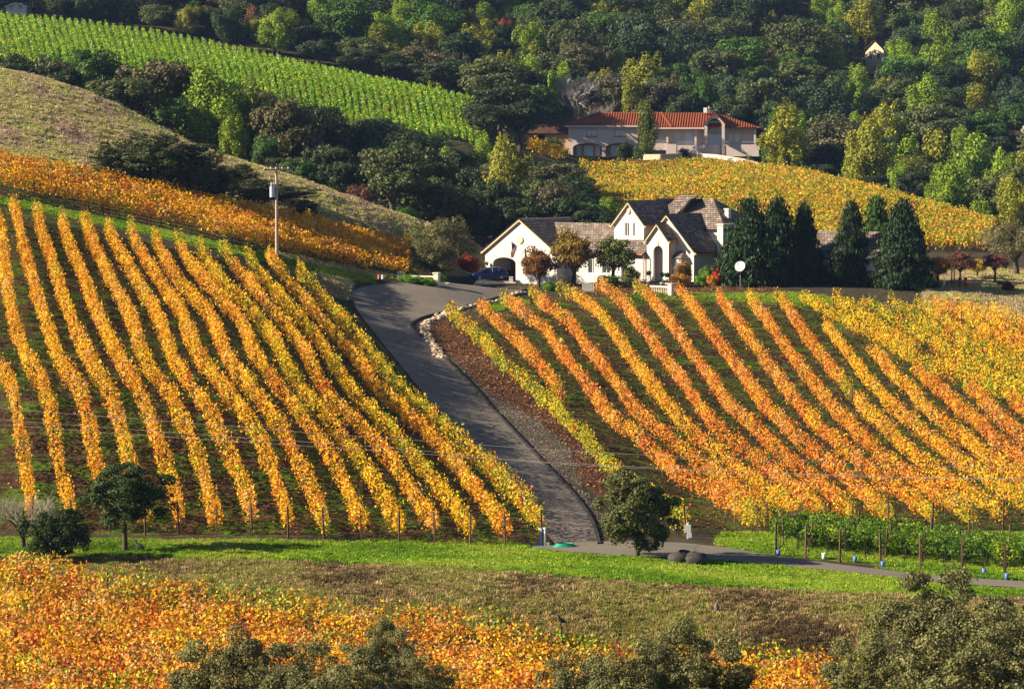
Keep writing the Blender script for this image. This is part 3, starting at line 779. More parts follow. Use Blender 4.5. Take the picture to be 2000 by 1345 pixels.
# small cross gable on the main roof
roof_plane(house, (-6.9, 6.2, 8.0), (-6.9, 9.6, 8.0), (-5.2, 6.2, 9.9), (-5.2, 9.6, 9.9), 'slate')
roof_plane(house, (-10.2, 5.4, 7.6), (-7.3, 5.4, 7.6), (-8.9, 9.2, 10.3), (-6.2, 9.2, 10.3), 'slate')
ch = MB().box(0.3, 1.15, 4.4, 7.0, -0.8, 6.7); ch.build('chimney', M['stucco'], house)
MB().box(0.2, 1.25, 4.3, 7.1, 6.7, 6.95).build('chimney_cap', M['trim'], house)
MB().box(-0.9, -0.35, 7.6, 8.2, 7.2, 8.6).box(-1.0, -0.25, 7.5, 8.3, 8.6, 8.75).build('roof_flue', M['stone'], house)
# right low wing seen between the conifers
wall_poly(rect(8.0, 20.0, -0.8, 2.9), [rect(12, 13.5, 0.8, 2.2)], 0.3, face_m(0, 12.0), M['stucco'], 'wing_wall', house)
roof_plane(house, (1.5, 11.4, 2.8), (20.5, 11.4, 2.8), (1.5, 16.0, 6.0), (18.0, 16.0, 6.0), 'slate')
roof_plane(house, (20.5, 11.4, 2.8), (20.5, 20.6, 2.8), (18.0, 16.0, 6.0), (18.0, 16.1, 6.0), 'slate')
wall_poly(rect(12.3, 20.0, -0.8, 2.8), [], 0.3, face_m(20.0, 0, math.pi / 2), M['stucco'], 'side_wall', house)
window(house, face_m(0, 12.05), 12, 13.5, 0.8, 2.2, 2, 1)

# ------------------------------------------------------------------ balustrades
def baluster_mesh():
    return MB().lathe([(0.07, 0), (0.07, 0.06), (0.045, 0.1), (0.085, 0.28), (0.04, 0.55), (0.065, 0.62), (0.065, 0.68)], 8).mesh('baluster', M['stone'])
BAL = baluster_mesh()
def balustrade(label, a, b, n, pillars=(0, 1), h=1.0, mat='stone', bal=BAL, dark=False):
    a, b = Vector(a), Vector(b); L_ = (b - a).length; rz = math.atan2(b.y - a.y, b.x - a.x)
    z = min(float(H(a.x, a.y)), float(H(b.x, b.y))) + 0.02
    t = empty('balustrade', (a.x, a.y, z), rz, label=label, cat='balustrade')
    MB().box(0.25, L_ - 0.25, -0.14, 0.14, h - 0.16, h).build('handrail', M[mat], t)
    MB().box(0.25, L_ - 0.25, -0.14, 0.14, -0.3, 0.14).build('plinth', M[mat], t)
    for i in range(n):
        o = link('baluster', bal, t); o.location = (0.25 + (L_ - 0.5) * (i + 0.5) / n, 0, 0.14); o.scale = (1, 1, (h - 0.3) / 0.68)
    for s in pillars:
        x = s * L_
        MB().box(x - 0.3, x + 0.3, -0.3, 0.3, -0.5, h + 0.25).box(x - 0.38, x + 0.38, -0.38, 0.38, h + 0.25, h + 0.38).build('pillar', M[mat], t)
    return t
balustrade('pale stone balustrade behind the green hedge at the head of the drive', at(783, 321), at(852, 319), 12, h=1.1)
balustrade('pale stone balustrade in front of the house entrance arch', at(1268, 334), at(1311, 331), 11, (1,), 1.05)
def railing(label, a, b, n, h, mat, name='railing'):
    a, b = Vector(a), Vector(b); L_ = (b - a).length; rz = math.atan2(b.y - a.y, b.x - a.x)
    t = empty(name, (a.x, a.y, min(float(H(a.x, a.y)), float(H(b.x, b.y)))), rz, label=label, cat='railing')
    MB().box(0, L_, -0.04, 0.04, h - 0.06, h).build('top_rail', M[mat], t); MB().box(0, L_, -0.03, 0.03, 0.1, 0.16).build('bottom_rail', M[mat], t)
    me = MB().box(-0.025, 0.025, -0.025, 0.025, 0, h - 0.06).mesh('baluster', M[mat])
    for i in range(n + 1):
        o = link('baluster', me, t); o.location = (L_ * i / n, 0, 0)
    return t
railing('dark railing left of the stone balustrade in front of the entrance', at(1203, 340), at(1264, 335), 26, 1.15, 'iron')
railing('dark railing behind the maples left of the entrance', at(1085, 346), at(1130, 343), 18, 1.1, 'iron')
pf = empty('picket_fence', at(1137, 334), 0, label='short white picket fence at the top of the right vine rows', cat='fence')
pk = MB().add([(-0.09, 0, 0), (0.09, 0, 0), (0.09, 0, 0.9), (0, 0, 1.02), (-0.09, 0, 0.9), (-0.09, 0.04, 0), (0.09, 0.04, 0), (0.09, 0.04, 0.9), (0, 0.04, 1.02), (-0.09, 0.04, 0.9)],
              [(0, 1, 2, 3, 4), (9, 8, 7, 6, 5), (0, 5, 6, 1), (1, 6, 7, 2), (2, 7, 8, 3), (3, 8, 9, 4), (4, 9, 5, 0)]).mesh('picket', M['white'])
for i in range(6):
    o = link('picket', pk, pf); o.location = (0.1 + i * 0.24, 0, 0)
MB().box(0, 1.4, 0.045, 0.08, 0.3, 0.38).build('rail', M['white'], pf)

# ------------------------------------------------------------------ upper house
O2 = at(1110, 558.0); O2.z = -0.55
villa = empty('hillside_villa', O2, -R(7), label='pale pink villa with red clay tile roof on top of the hill vineyard', cat='house')
W1 = 13.6
wall_poly(rect(0, W1, 0, 6.0), [rect(3.5, 5.6, 3.9, 5.2), rect(9.1, 11.2, 3.9, 5.2), arch(0.9, 6.6, 0.0, 2.6, 0.9), arch(7.3, 13.0, 0.0, 2.6, 0.9)], 0.35, face_m(0, 0), M['pink_stucco'], 'front_wall', villa)
wall_poly(rect(-9.0, -0.36, 0, 6.0), [], 0.3, face_m(0, 0, -math.pi / 2), M['pink_stucco'], 'side_wall', villa)
window(villa, face_m(0, 0.1), 3.5, 5.6, 3.9, 5.2, 2, 1, 'sky_glass', 'ochre', 'ochre')
window(villa, face_m(0, 0.1), 9.1, 11.2, 3.9, 5.2, 2, 1, 'sky_glass', 'ochre', 'ochre')
wall_poly(rect(0.31, W1, 0, 3.0), [rect(1.5, 2.4, 0.2, 2.1), rect(2.9, 4.7, 0.0, 2.1), rect(5.2, 6.1, 0.2, 2.1), rect(8.2, 10.0, 0.0, 2.1)], 0.2, face_m(0, 1.6), M['ochre'], 'loggia_wall', villa)
for a_, b_, c_ in ((1.5, 2.4, 1), (2.9, 4.7, 2), (5.2, 6.1, 1), (8.2, 10.0, 2)): window(villa, face_m(0, 1.62), a_, b_, 0.02, 2.1, c_, 1, 'sky_glass', 'white')
e = 0.6
roof_plane(villa, (-e, -e, 5.95), (W1 + 4, -e, 5.95), (5.8, 5.0, 8.6), (W1 + 4, 5.0, 8.6), 'clay', 0.5, ribs=0.5)
roof_plane(villa, (-e, 10.6, 5.95), (-e, -e, 5.95), (5.8, 5.1, 8.6), (5.8, 5.0, 8.6), 'clay', 0.5, ribs=0.5)
roof_plane(villa, (W1 + 4, 10.6, 5.95), (-e, 10.6, 5.95), (W1 + 4, 5.0, 8.6), (5.8, 5.1, 8.6), 'clay', 0.5)
rake(villa, [(-e, -e, 6.1), (5.8, 5.0, 8.75)], 'clay', 0.3, name='hip_tiles', depth=0.35)
rake(villa, [(-e, -e - 0.02, 5.85), (W1 + 4, -e - 0.02, 5.85)], 'pink_stucco', 0.3, name='fascia', depth=0.1)
# middle wing, set back above a balcony
x1, x2 = 13.6, 36.6
wall_poly(rect(x1, x2, 0.0, 5.6), [rect(17.0, 18.6, 2.5, 4.6), rect(20.6, 21.8, 2.4, 4.7), rect(22.6, 24.4, 2.4, 4.7), rect(26.6, 29.8, 2.1, 4.4), rect(31.2, 32.0, 2.9, 4.4), rect(32.5, 33.4, 2.9, 4.4)], 0.3, face_m(0, 1.8), M['pink_stucco'], 'balcony_wall', villa)
for a_, b_, z0_, z1_, c_ in ((17.0, 18.6, 2.5, 4.6, 2), (20.6, 21.8, 2.4, 4.7, 1), (22.6, 24.4, 2.4, 4.7, 2), (26.6, 29.8, 2.1, 4.4, 3), (31.2, 32.0, 2.9, 4.4, 1), (32.5, 33.4, 2.9, 4.4, 1)):
    window(villa, face_m(0, 1.85), a_, b_, z0_, z1_, c_, 1, 'sky_glass', 'white')
MB().box(x1, 26.0, -0.6, 1.79, 1.7, 2.0).box(30.2, 37.2, -0.6, 1.79, 1.7, 2.0).build('balcony_floor', M['pink_stucco'], villa)
MB().box(x1, 19.2, -0.75, -0.6, 1.2, 2.55).box(21.4, 29.8, -1.0, -0.8, 0.0, 2.2).box(30.2, 37.2, -0.75, -0.6, 0.0, 2.3).build('balcony_parapet', M['pink_stucco'], villa)
MB().box(19.2, 21.2, -0.9, 1.79, 0, 2.4).build('balcony_pier', M['pink_stucco'], villa)
for xx in (15.2, 19.4, 24.9, 36.4): MB().box(xx - 0.2, xx + 0.2, -0.5, -0.1, 1.9, 5.5).build('column', M['pink_stucco'], villa)
MB().box(x1, 19.2, -0.7, -0.65, 2.95, 3.02).box(x1, 19.2, -0.7, -0.65, 2.65, 2.7).box(21.4, 26, -0.95, -0.9, 2.75, 2.82).box(21.4, 26, -.95, -.9, 2.45, 2.5).box(30.4, 37.0, -0.72, -0.66, 2.75, 2.82).build('balcony_rail', M['rail'], villa)
roof_plane(villa, (x1 + 1, -1.2, 5.55), (x2 + 1.0, -1.2, 5.55), (x1 + 1, 5.2, 8.5), (28.5, 5.2, 8.5), 'clay', 0.5, ribs=0.5)
roof_plane(villa, (x2 + 1.0, -1.2, 5.55), (x2 + 1.0, 11.0, 5.55), (28.5, 5.2, 8.5), (28.5, 5.3, 8.5), 'clay', 0.5)
roof_plane(villa, (x2 + 1.0, 11.0, 5.55), (x1 + 1, 11.0, 5.55), (28.5, 5.3, 8.5), (x1 + 1, 5.3, 8.5), 'clay', 0.5)
rake(villa, [(x1 + 1, -1.24, 5.45), (26.6, -1.24, 5.45)], 'pink_stucco', 0.3, name='fascia', depth=0.1)
rake(villa, [(20.3, -1.2, 5.7), (17.8, 5.2, 8.6)], 'clay', 0.35, name='hip_tiles', depth=0.35)
# arched entrance gable
wall_poly([(26.7, 0), (30.6, 0), (30.6, 6.3), (28.65, 8.3), (26.7, 6.3)], [arch(27.25, 30.05, 0.3, 7.3, 1.4, 14)], 0.5, face_m(0, -1.6), M['pink_stucco'], 'entrance_gable', villa)
MB().box(26.75, 26.95, -1.1, 4.0, 4.5, 6.25).build('dormer_cheek', M['pink_stucco'], villa)
roof_plane(villa, (26.4, 5.0, 6.2), (26.4, -1.9, 6.2), (28.65, 5.0, 8.55), (28.65, -1.9, 8.55), 'clay', 0.5)
roof_plane(villa, (30.9, -1.9, 6.2), (30.9, 5.0, 6.2), (28.65, -1.9, 8.55), (28.65, 5.0, 8.55), 'clay', 0.5)
MB().box(27.3, 30.0, 0.6, 0.65, 4.6, 6.9).build('fanlight', M['glass'], villa)
MB().box(26.2, 26.9, 3.6, 4.3, 8.5, 9.5).box(27.1, 27.3, 3.8, 4.0, 8.5, 9.8).build('chimney', M['white'], villa)
# outside stair, right wing corner
st_ = MB()
for i in range(9): st_.box(31.0 + i * 0.42, 31.0 + (i + 1) * 0.42, -3.2, -1.9, 0, 2.1 - i * 0.22)
st_.build('outside_stair', M['pink_stucco'], villa)
# terrace walls
def garden_wall(label, pts, h, mat):
    t = empty('garden_wall', pts[0], 0, label=label, cat='wall'); o = Vector(pts[0]); b = MB()
    P_ = [Vector(p) for p in pts]
    for i in range(len(P_) - 1):
        a, c = P_[i] - o, P_[i + 1] - o; d = (c - a); d.z = 0; d.normalize(); s = Vector((-d.y, d.x, 0)) * 0.2
        a = a - d * 0.02; c = c + d * 0.02
        b.add([a - s - Vector((0, 0, 1.5)), c - s - Vector((0, 0, 1.5)), c - s + Vector((0, 0, h)), a - s + Vector((0, 0, h)), a + s - Vector((0, 0, 1.5)), c + s - Vector((0, 0, 1.5)), c + s + Vector((0, 0, h)), a + s + Vector((0, 0, h))],
              [(0, 1, 2, 3), (7, 6, 5, 4), (3, 2, 6, 7), (0, 3, 7, 4), (1, 5, 6, 2)])
    b.build('wall', M[mat], t)
    return t
def gp(u, Y, dz=0): q = at(u, Y); q.z += dz; return q
garden_wall('low cream curved terrace wall catching the sun below the villa', [gp(1243, 552), gp(1262, 547.5), gp(1290, 546), gp(1318, 547.5), gp(1334, 551)], 1.0, 'trim')
garden_wall('long pink terrace wall right of the curved wall below the villa', [gp(1338, 553), gp(1400, 549), gp(1450, 546), gp(1508, 541)], 0.9, 'pink_stucco')
# brown roofed outbuilding left of the villa
O3 = at(1006, 565); O3.z -= 2.6
barn = empty('outbuilding', O3, -R(12), label='long low outbuilding with brown tiled roof left of the villa', cat='building')
wall_poly(rect(0, 14, -1, 2.2), [rect(2, 6, -1, 1.9)], 0.3, face_m(0, 0), M['ochre'], 'front_wall', barn)
MB().box(0.4, 13.6, 5.0, 5.2, -1, 2.2).build('back_wall', M['dark'], barn)
roof_plane(barn, (-0.8, -0.8, 2.2), (15, -0.8, 2.2), (6.0, 5.5, 5.6), (15, 5.5, 5.6), 'brown_roof', 0.5)
roof_plane(barn, (-0.8, 6.0, 2.2), (-0.8, -0.8, 2.2), (6.0, 5.6, 5.6), (6.0, 5.5, 5.6), 'brown_roof', 0.5)
# far houses on the wooded hillside
def small_house(label, u, Y, w_, d_, ze, zr, rz, rm, up=0.0, wall='stucco'):
    o = at(u, Y); o.z += up
    t = empty('far_house', o, rz, label=label, cat='house')
    wall_poly([(0, -3), (w_, -3), (w_, ze), (w_ / 2, zr), (0, ze)], [rect(w_ * .2, w_ * .35, 1, 2.4), rect(w_ * .6, w_ * .8, 1, 2.4)], 0.3, face_m(0, 0), M[wall], 'gable_wall', t)
    wall_poly(rect(0.31, d_, -3, ze), [], 0.3, face_m(w_, 0, math.pi / 2), M[wall], 'side_wall', t)
    wall_poly(rect(-d_, -0.31, -3, ze), [], 0.3, face_m(0, 0, -math.pi / 2), M[wall], 'side_wall', t)
    window(t, face_m(0, 0.1), w_ * .2, w_ * .35, 1, 2.4, 1, 1); window(t, face_m(0, 0.1), w_ * .6, w_ * .8, 1, 2.4, 1, 1)
    sl = (zr - ze) / (w_ / 2)
    roof_plane(t, (-.4, d_, ze - .4 * sl + .15), (-.4, -.4, ze - .4 * sl + .15), (w_ / 2, d_, zr + .15), (w_ / 2, -.4, zr + .15), rm, 0.5)
    roof_plane(t, (w_ + .4, -.4, ze - .4 * sl + .15), (w_ + .4, d_, ze - .4 * sl + .15), (w_ / 2, -.4, zr + .15), (w_ / 2, d_, zr + .15), rm, 0.5)
    return t
small_house('small cream gabled house among trees high on the right hillside', 1690, 735, 5.5, 12, 3.4, 5.8, -R(40), 'brown_roof', 2.6, 'trim')
small_house('low white roofed hut at the top left edge beyond the green vineyard', 12, 668, 5, 4, 1.6, 2.4, -R(10), 'white', 0.3)
small_house('tiny pale hut among trees near the right edge', 1970, 700, 3.0, 3, 2.2, 3.4, -R(30), 'white', 2.0, 'stucco')
small_house('red roofed house half hidden at the right edge above lime trees', 1994, 640, 9, 8, 3.0, 5.4, -R(60), 'clay', 2.6)
# ------------------------------------------------------------------ vine rows
YEL = np.array([0.86, 0.51, 0.014]); GOLD = np.array([0.82, 0.38, 0.014]); ORG = np.array([0.74, 0.22, 0.02]); RED = np.array([0.50, 0.06, 0.02])
GRN = np.array([0.16, 0.26, 0.015]); YGR = np.array([0.46, 0.46, 0.02]); TAN = np.array([0.72, 0.40, 0.13]); DGR = np.array([0.05, 0.12, 0.012]); LGR = np.array([0.22, 0.42, 0.02])
PAL = {   # (colour, weight)
    'gold': [(YEL, 5), (GOLD, 5), (ORG, 2.2), (YGR, 1.2), (TAN, 1.6), (RED, .15)],
    'goldgreen': [(YEL, 4), (GOLD, 2), (YGR, 4.5), (GRN, 2.4), (ORG, .8), (RED, .1)],
    'green': [(YGR, 4.5), (GRN, 4), (YEL, 1.6), (GOLD, 1.2), (ORG, .8), (RED, .2)],
    'orange': [(GOLD, 3.6), (ORG, 5.8), (TAN, 3.0), (YEL, 1.8), (RED, .9), (ORG * .7, 1.2), (YGR, .5)],
    'yellow': [(YEL, 6), (YGR, 3), (GOLD, 2), (ORG, .7), (GRN, .6)],
    'redgreen': [(ORG, 3), (RED, 2), (GRN, 2.6), (YGR, 2.4), (GOLD, 2.6)],
    'band': [(YEL, 5.4), (GOLD, 5), (ORG, 2.0), (TAN, 1.2), (RED, .25)],
    'field': [(GOLD * .9, 4.5), (ORG * .85, 3.6), (YEL, 2.2), (TAN * .9, 2.4), (RED, .9), (YGR, 1.4), (GRN, .9), (ORG * .4, 1.2)],
    'fieldedge': [(GRN, 3.2), (YGR, 3), (ORG, 1.6), (TAN, 1.6), (RED, .8), (GOLD, 2)],
    'fresh': [(GRN * .8, 4), (LGR * .7, 2), (DGR, 4), (YGR, .5)],
    'hillgreen': [(LGR, 6), (GRN, 3), (YGR, 1.6)],
    'hillgold': [(YEL * .8, 2.0), (YGR * .85, 4.4), (GOLD * .8, 2.2), (TAN * .8, 1.6), (ORG * .8, .6), (GRN, 3.6)],
    'hillorange': [(GOLD, 3), (TAN, 2.5), (ORG, 1.4), (YGR, 2.8), (YEL, 1), (GRN, 1.4)],
}
def pick(pal, n, vine, leafrand):
    """leaf colours: each vine leans to one colour, each leaf strays"""
    cols = np.array([c for c, w_ in PAL[pal]]); ws = np.array([w_ for c, w_ in PAL[pal]], float); ws /= ws.sum()
    nv = int(vine.max()) + 2
    vb = rng.choice(len(cols), size=nv, p=ws)
    idx_ = np.where(leafrand < 0.42, vb[vine], rng.choice(len(cols), size=n, p=ws))
    c = cols[idx_] * rng.uniform(0.72, 1.18, (n, 1)) * rng.uniform(0.9, 1.1, (nv, 1))[vine]
    return np.clip(c, 0, 0.9)
POST = MB().box(-0.042, 0.042, -0.042, 0.042, -0.4, 1.95).mesh('post', M['post'])
STAKE = MB().box(-0.025, 0.025, -0.025, 0.025, -0.3, 1.85).mesh('stake', M['stake'])
n_leaves_total = 0
def resample(pts, step):
    p = np.array([[q[0], q[1]] for q in pts]); d = np.r_[0, np.cumsum(np.linalg.norm(np.diff(p, axis=0), axis=1))]
    n = max(2, int(d[-1] / step) + 1); s = np.linspace(0, d[-1], n)
    return np.c_[np.interp(s, d, p[:, 0]), np.interp(s, d, p[:, 1])], s
def vine_row(label, group, pts, pal, dens, size, z0=0.62, z1=1.92, wid=0.48, post_step=7.0, trunks=True, ends=(True, True), post_mesh=None, ps=None, cat='vine row', skip_start=0.0, endpal=None, endpal2=None, top_only=False, vigor=1.0):
    """one row of vines on the ground polyline pts"""
    global n_leaves_total
    q, s = resample(pts, 0.5)
    L_ = s[-1]
    n = int((L_ - skip_start) * dens)
    if n < 10: return None
    t = rng.uniform(skip_start, L_, n)
    x = np.interp(t, s, q[:, 0]); y = np.interp(t, s, q[:, 1])
    dx = np.gradient(q[:, 0], s); dy = np.gradient(q[:, 1], s); l = np.hypot(dx, dy) + 1e-9; dx /= l; dy /= l
    tx = np.interp(t, s, dx); ty = np.interp(t, s, dy)
    vine = (t / 1.6).astype(int); nv = vine.max() + 2
    vh = rng.normal(0, 0.16, nv); vw = rng.uniform(0.6, 1.35, nv) * vigor; vz = rng.normal(0, 0.09, nv); vd = rng.uniform(0.0, 0.45, nv) ** 1.5
    ph = (t / 1.6) % 1.0
    # cross-section: rounded hedge, leaves mostly near its skin, shoots above
    a = rng.uniform(0, 2 * math.pi, n); rr = np.sqrt(rng.uniform(0.25, 1.0, n))
    bulge = 0.82 + 0.3 * np.sin(ph * math.pi)
    hx = np.cos(a) * rr * wid * vw[vine] * bulge
    hz = np.sin(a) * rr
    zc = (z0 + z1) / 2 + vz[vine]; hh = (z1 - z0) / 2 * (1 + vh[vine])
    z = zc + hz * hh
    if top_only:
        m_ = z < zc - hh * 0.35; z[m_] = (zc + hh * rng.uniform(-0.2, 1.0, n))[m_]
    shoot = rng.uniform(size=n) < 0.10
    z = np.where(shoot, zc + hh * rng.uniform(0.9, 1.45, n), z); hx = np.where(shoot, hx * 0.8, hx)
    droop = rng.uniform(size=n) < 0.04
    z = np.where(droop, zc - hh * rng.uniform(0.9, 1.35, n), z)
    # ragged gaps along the row
    keep = (rng.uniform(size=n) > vd[vine]) & (rng.uniform(size=n) > 0.7 * (np.sin(t * 1.9 + rng.uniform(0, 9)) * np.sin(t * 0.73 + rng.uniform(0, 9)) > 0.66))
    px_, py_ = x - ty * hx, y + tx * hx
    gz = H(px_, py_)
    c = np.stack([px_, py_, gz + z], -1) + rng.normal(0, 0.05, (n, 3))
    nr_ = np.stack([-ty * np.cos(a), tx * np.cos(a), np.sin(a) * 0.7 + 0.35], -1) * 0.9 + rng.normal(0, 0.75, (n, 3))
    lr = rng.uniform(size=n)
    col = pick(pal, n, vine, lr)
    if endpal:
        e_ = np.clip(1 - t / 9.0, 0, 1) * 1.1 > rng.uniform(size=n)
        col = np.where(e_[:, None], pick(endpal, n, vine, lr), col)
    if endpal2:
        e_ = np.clip(1 - (L_ - t) / 14.0, 0, 1) * 0.9 > rng.uniform(size=n)
        col = np.where(e_[:, None], pick(endpal2, n, vine, lr), col)
    # outer leaves turn first: lower hidden leaves greener and darker by kind
    sz = size * rng.uniform(0.65, 1.3, n)
    c, nr_, sz, col = c[keep], nr_[keep], sz[keep], col[keep]
    me = leaf_quads(c, nr_, sz, col, 'foliage', M['vine'])
    n_leaves_total += len(c)
    root = empty('vine_row', (q[0, 0], q[0, 1], float(H(q[0, 0], q[0, 1]))), 0, label=label, cat=cat, group=group)
    inv = -Vector(root.location)
    def child(name, me_, **k):
        o = link(name, me_, root, **k); o.location = inv; return o
    child('foliage', me)
    if trunks:
        tv = np.arange(0.6, L_ - 0.2, 1.5)
        m_ = len(tv)
        bx_ = np.interp(tv, s, q[:, 0]) + rng.normal(0, .04, m_); by_ = np.interp(tv, s, q[:, 1]) + rng.normal(0, .04, m_); bz_ = H(bx_, by_)
        r_ = 0.035; lean = rng.normal(0, 0.10, (m_, 2)); V = []
        ang = np.array([0, 2.1, 4.2])
        for zz, rs in ((-0.1, 1.3), (0.45, 0.85), (z0 + 0.35, 0.8)):
            f_ = zz / 1.0
            V.append(np.stack([bx_[:, None] + lean[:, :1] * f_ + np.cos(ang) * r_ * rs, by_[:, None] + lean[:, 1:] * f_ + np.sin(ang) * r_ * rs, np.repeat(bz_[:, None] + zz, 3, 1)], -1))
        V = np.stack(V, 1).reshape(m_ * 9, 3)
        fb = []
        for i in range(2):
            for k in range(3): fb.append([i * 3 + k, i * 3 + (k + 1) % 3, i * 3 + 3 + (k + 1) % 3, i * 3 + 3 + k])
        fb = np.array(fb); Fc = (np.arange(m_)[:, None, None] * 9 + fb[None]).reshape(-1, 4)
        child('vine_trunk', np_mesh('vine_trunk', V, Fc, M['vine_wood']), kind='stuff')
    if post_step:
        tp = list(np.arange(post_step, L_ - post_step * 0.5, post_step))
        if ends[0]: tp.append(0.0)
        if ends[1]: tp.append(L_)
        for k_ in tp:
            bx_, by_ = float(np.interp(k_, s, q[:, 0])), float(np.interp(k_, s, q[:, 1]))
            o = child('post', post_mesh or POST)
            o.location = Vector((bx_, by_, float(H(bx_, by_)))) + inv
            o.rotation_euler = (random.gauss(0, 0.03), random.gauss(0, 0.03), random.uniform(0, 3))
            if k_ in (0.0, L_): o.scale = (1.2, 1.2, 1.08)
    return root
def trace(pxs, up=1.3, y0=176, y1=352, n=5):
    out = []
    for u, v in smooth_line(pxs, n):
        p = hit(u, v, up, y0, y1)
        if p is not None: out.append(p)
    res = [out[0]]
    for p in out[1:]:
        if (p - res[-1]).length > 0.4: res.append(p)
    return res
ordw = ['', 'first', 'second', 'third', 'fourth', 'fifth', 'sixth', 'seventh', 'eighth', 'ninth', 'tenth', 'eleventh', 'twelfth', 'thirteenth', 'fourteenth', 'fifteenth', 'sixteenth', 'seventeenth', 'eighteenth', 'nineteenth', 'twentieth']
tens = ['', '', 'twenty', 'thirty', 'forty', 'fifty', 'sixty', 'seventy', 'eighty', 'ninety']
tenth_ = ['', '', 'twentieth', 'thirtieth', 'fortieth', 'fiftieth', 'sixtieth', 'seventieth', 'eightieth', 'ninetieth']
def ordinal(i):
    if i <= 20: return ordw[i]
    if i >= 100: return 'hundred-and-' + ordinal(i - 100) if i > 100 else 'hundredth'
    return tenth_[i // 10] if i % 10 == 0 else tens[i // 10] + '-' + ordw[i % 10]
LEFT = [
 [(-110, 560), (-60, 640), (-20, 690), (9, 726), (21, 754), (33, 798), (45, 878), (57, 953), (61, 990)],
 [(-14, 400), (3, 460), (9, 526), (24, 610), (36, 655), (60, 709), (83, 745), (101, 813), (110, 878), (128, 953), (140, 998)],
 [(27, 392), (36, 439), (54, 508), (75, 580), (96, 646), (120, 709), (152, 753), (172, 813), (178, 864), (192, 915), (214, 1000)],
 [(72, 404), (81, 451), (102, 508), (120, 568), (141, 625), (165, 679), (185, 718), (214, 765), (232, 819), (250, 890), (268, 950), (283, 1004)],
 [(121, 416), (129, 460), (153, 514), (174, 568), (192, 616), (216, 664), (240, 712), (274, 765), (294, 819), (315, 878), (336, 940), (349, 1000)],
 [(165, 422), (177, 460), (198, 508), (222, 556), (252, 610), (270, 664), (288, 712), (330, 763), (357, 819), (384, 878), (407, 959), (422, 1006)],
 [(210, 434), (222, 469), (249, 514), (276, 562), (306, 610), (327, 664), (342, 710), (381, 762), (416, 813), (446, 878), (476, 944), (491, 1004)],
 [(256, 442), (267, 478), (294, 520), (324, 565), (354, 610), (375, 661), (400, 710), (440, 756), (478, 802), (512, 864), (540, 940), (563, 1010)],
 [(301, 450), (312, 484), (339, 532), (378, 580), (414, 622), (432, 667), (452, 709), (500, 770), (547, 830), (582, 900), (610, 960), (632, 1014)],
 [(348, 460), (363, 502), (399, 544), (432, 580), (471, 628), (492, 676), (512, 712), (562, 774), (602, 829), (642, 884), (680, 956), (706, 1017)],
 [(390, 470), (402, 502), (435, 550), (480, 589), (510, 628), (537, 664), (558, 709), (600, 769), (640, 816), (682, 866), (735, 945), (780, 1020)],
 [(436, 478), (456, 514), (492, 556), (528, 598), (564, 640), (598, 688), (620, 736), (650, 780), (700, 826), (742, 870), (800, 950), (849, 1022)],
 [(482, 490), (498, 520), (531, 559), (570, 601), (603, 638), (632, 676), (660, 720), (690, 764), (731, 800), (785, 862), (850, 940), (918, 1024)],
 [(528, 498), (546, 523), (570, 556), (602, 592), (638, 634), (676, 674), (706, 710), (734, 752), (782, 792), (845, 850), (900, 915), (950, 980), (986, 1026)],
 [(577, 510), (590, 535), (612, 560), (642, 600), (684, 641), (715, 682), (752, 730), (787, 768), (830, 805), (872, 842), (918, 880), (951, 908), (990, 947), (1026, 986), (1058, 1018)],
]
nL = len(LEFT)
for i, t in enumerate(LEFT):
    k_ = nL - i
    lab = ('yellow green vine row right beside the driveway, closest on its left side' if k_ == 1 else f'golden vine row on the left slope, {ordinal(k_)} from the driveway')
    vine_row(lab, 'vine rows on the left slope', trace(t, 1.35, 178, 300), 'goldgreen' if k_ == 1 else ('yellow' if k_ in (3, 5) else 'gold'), 165, 0.168, endpal='green', z1=2.15 if k_ == 1 else 1.9)
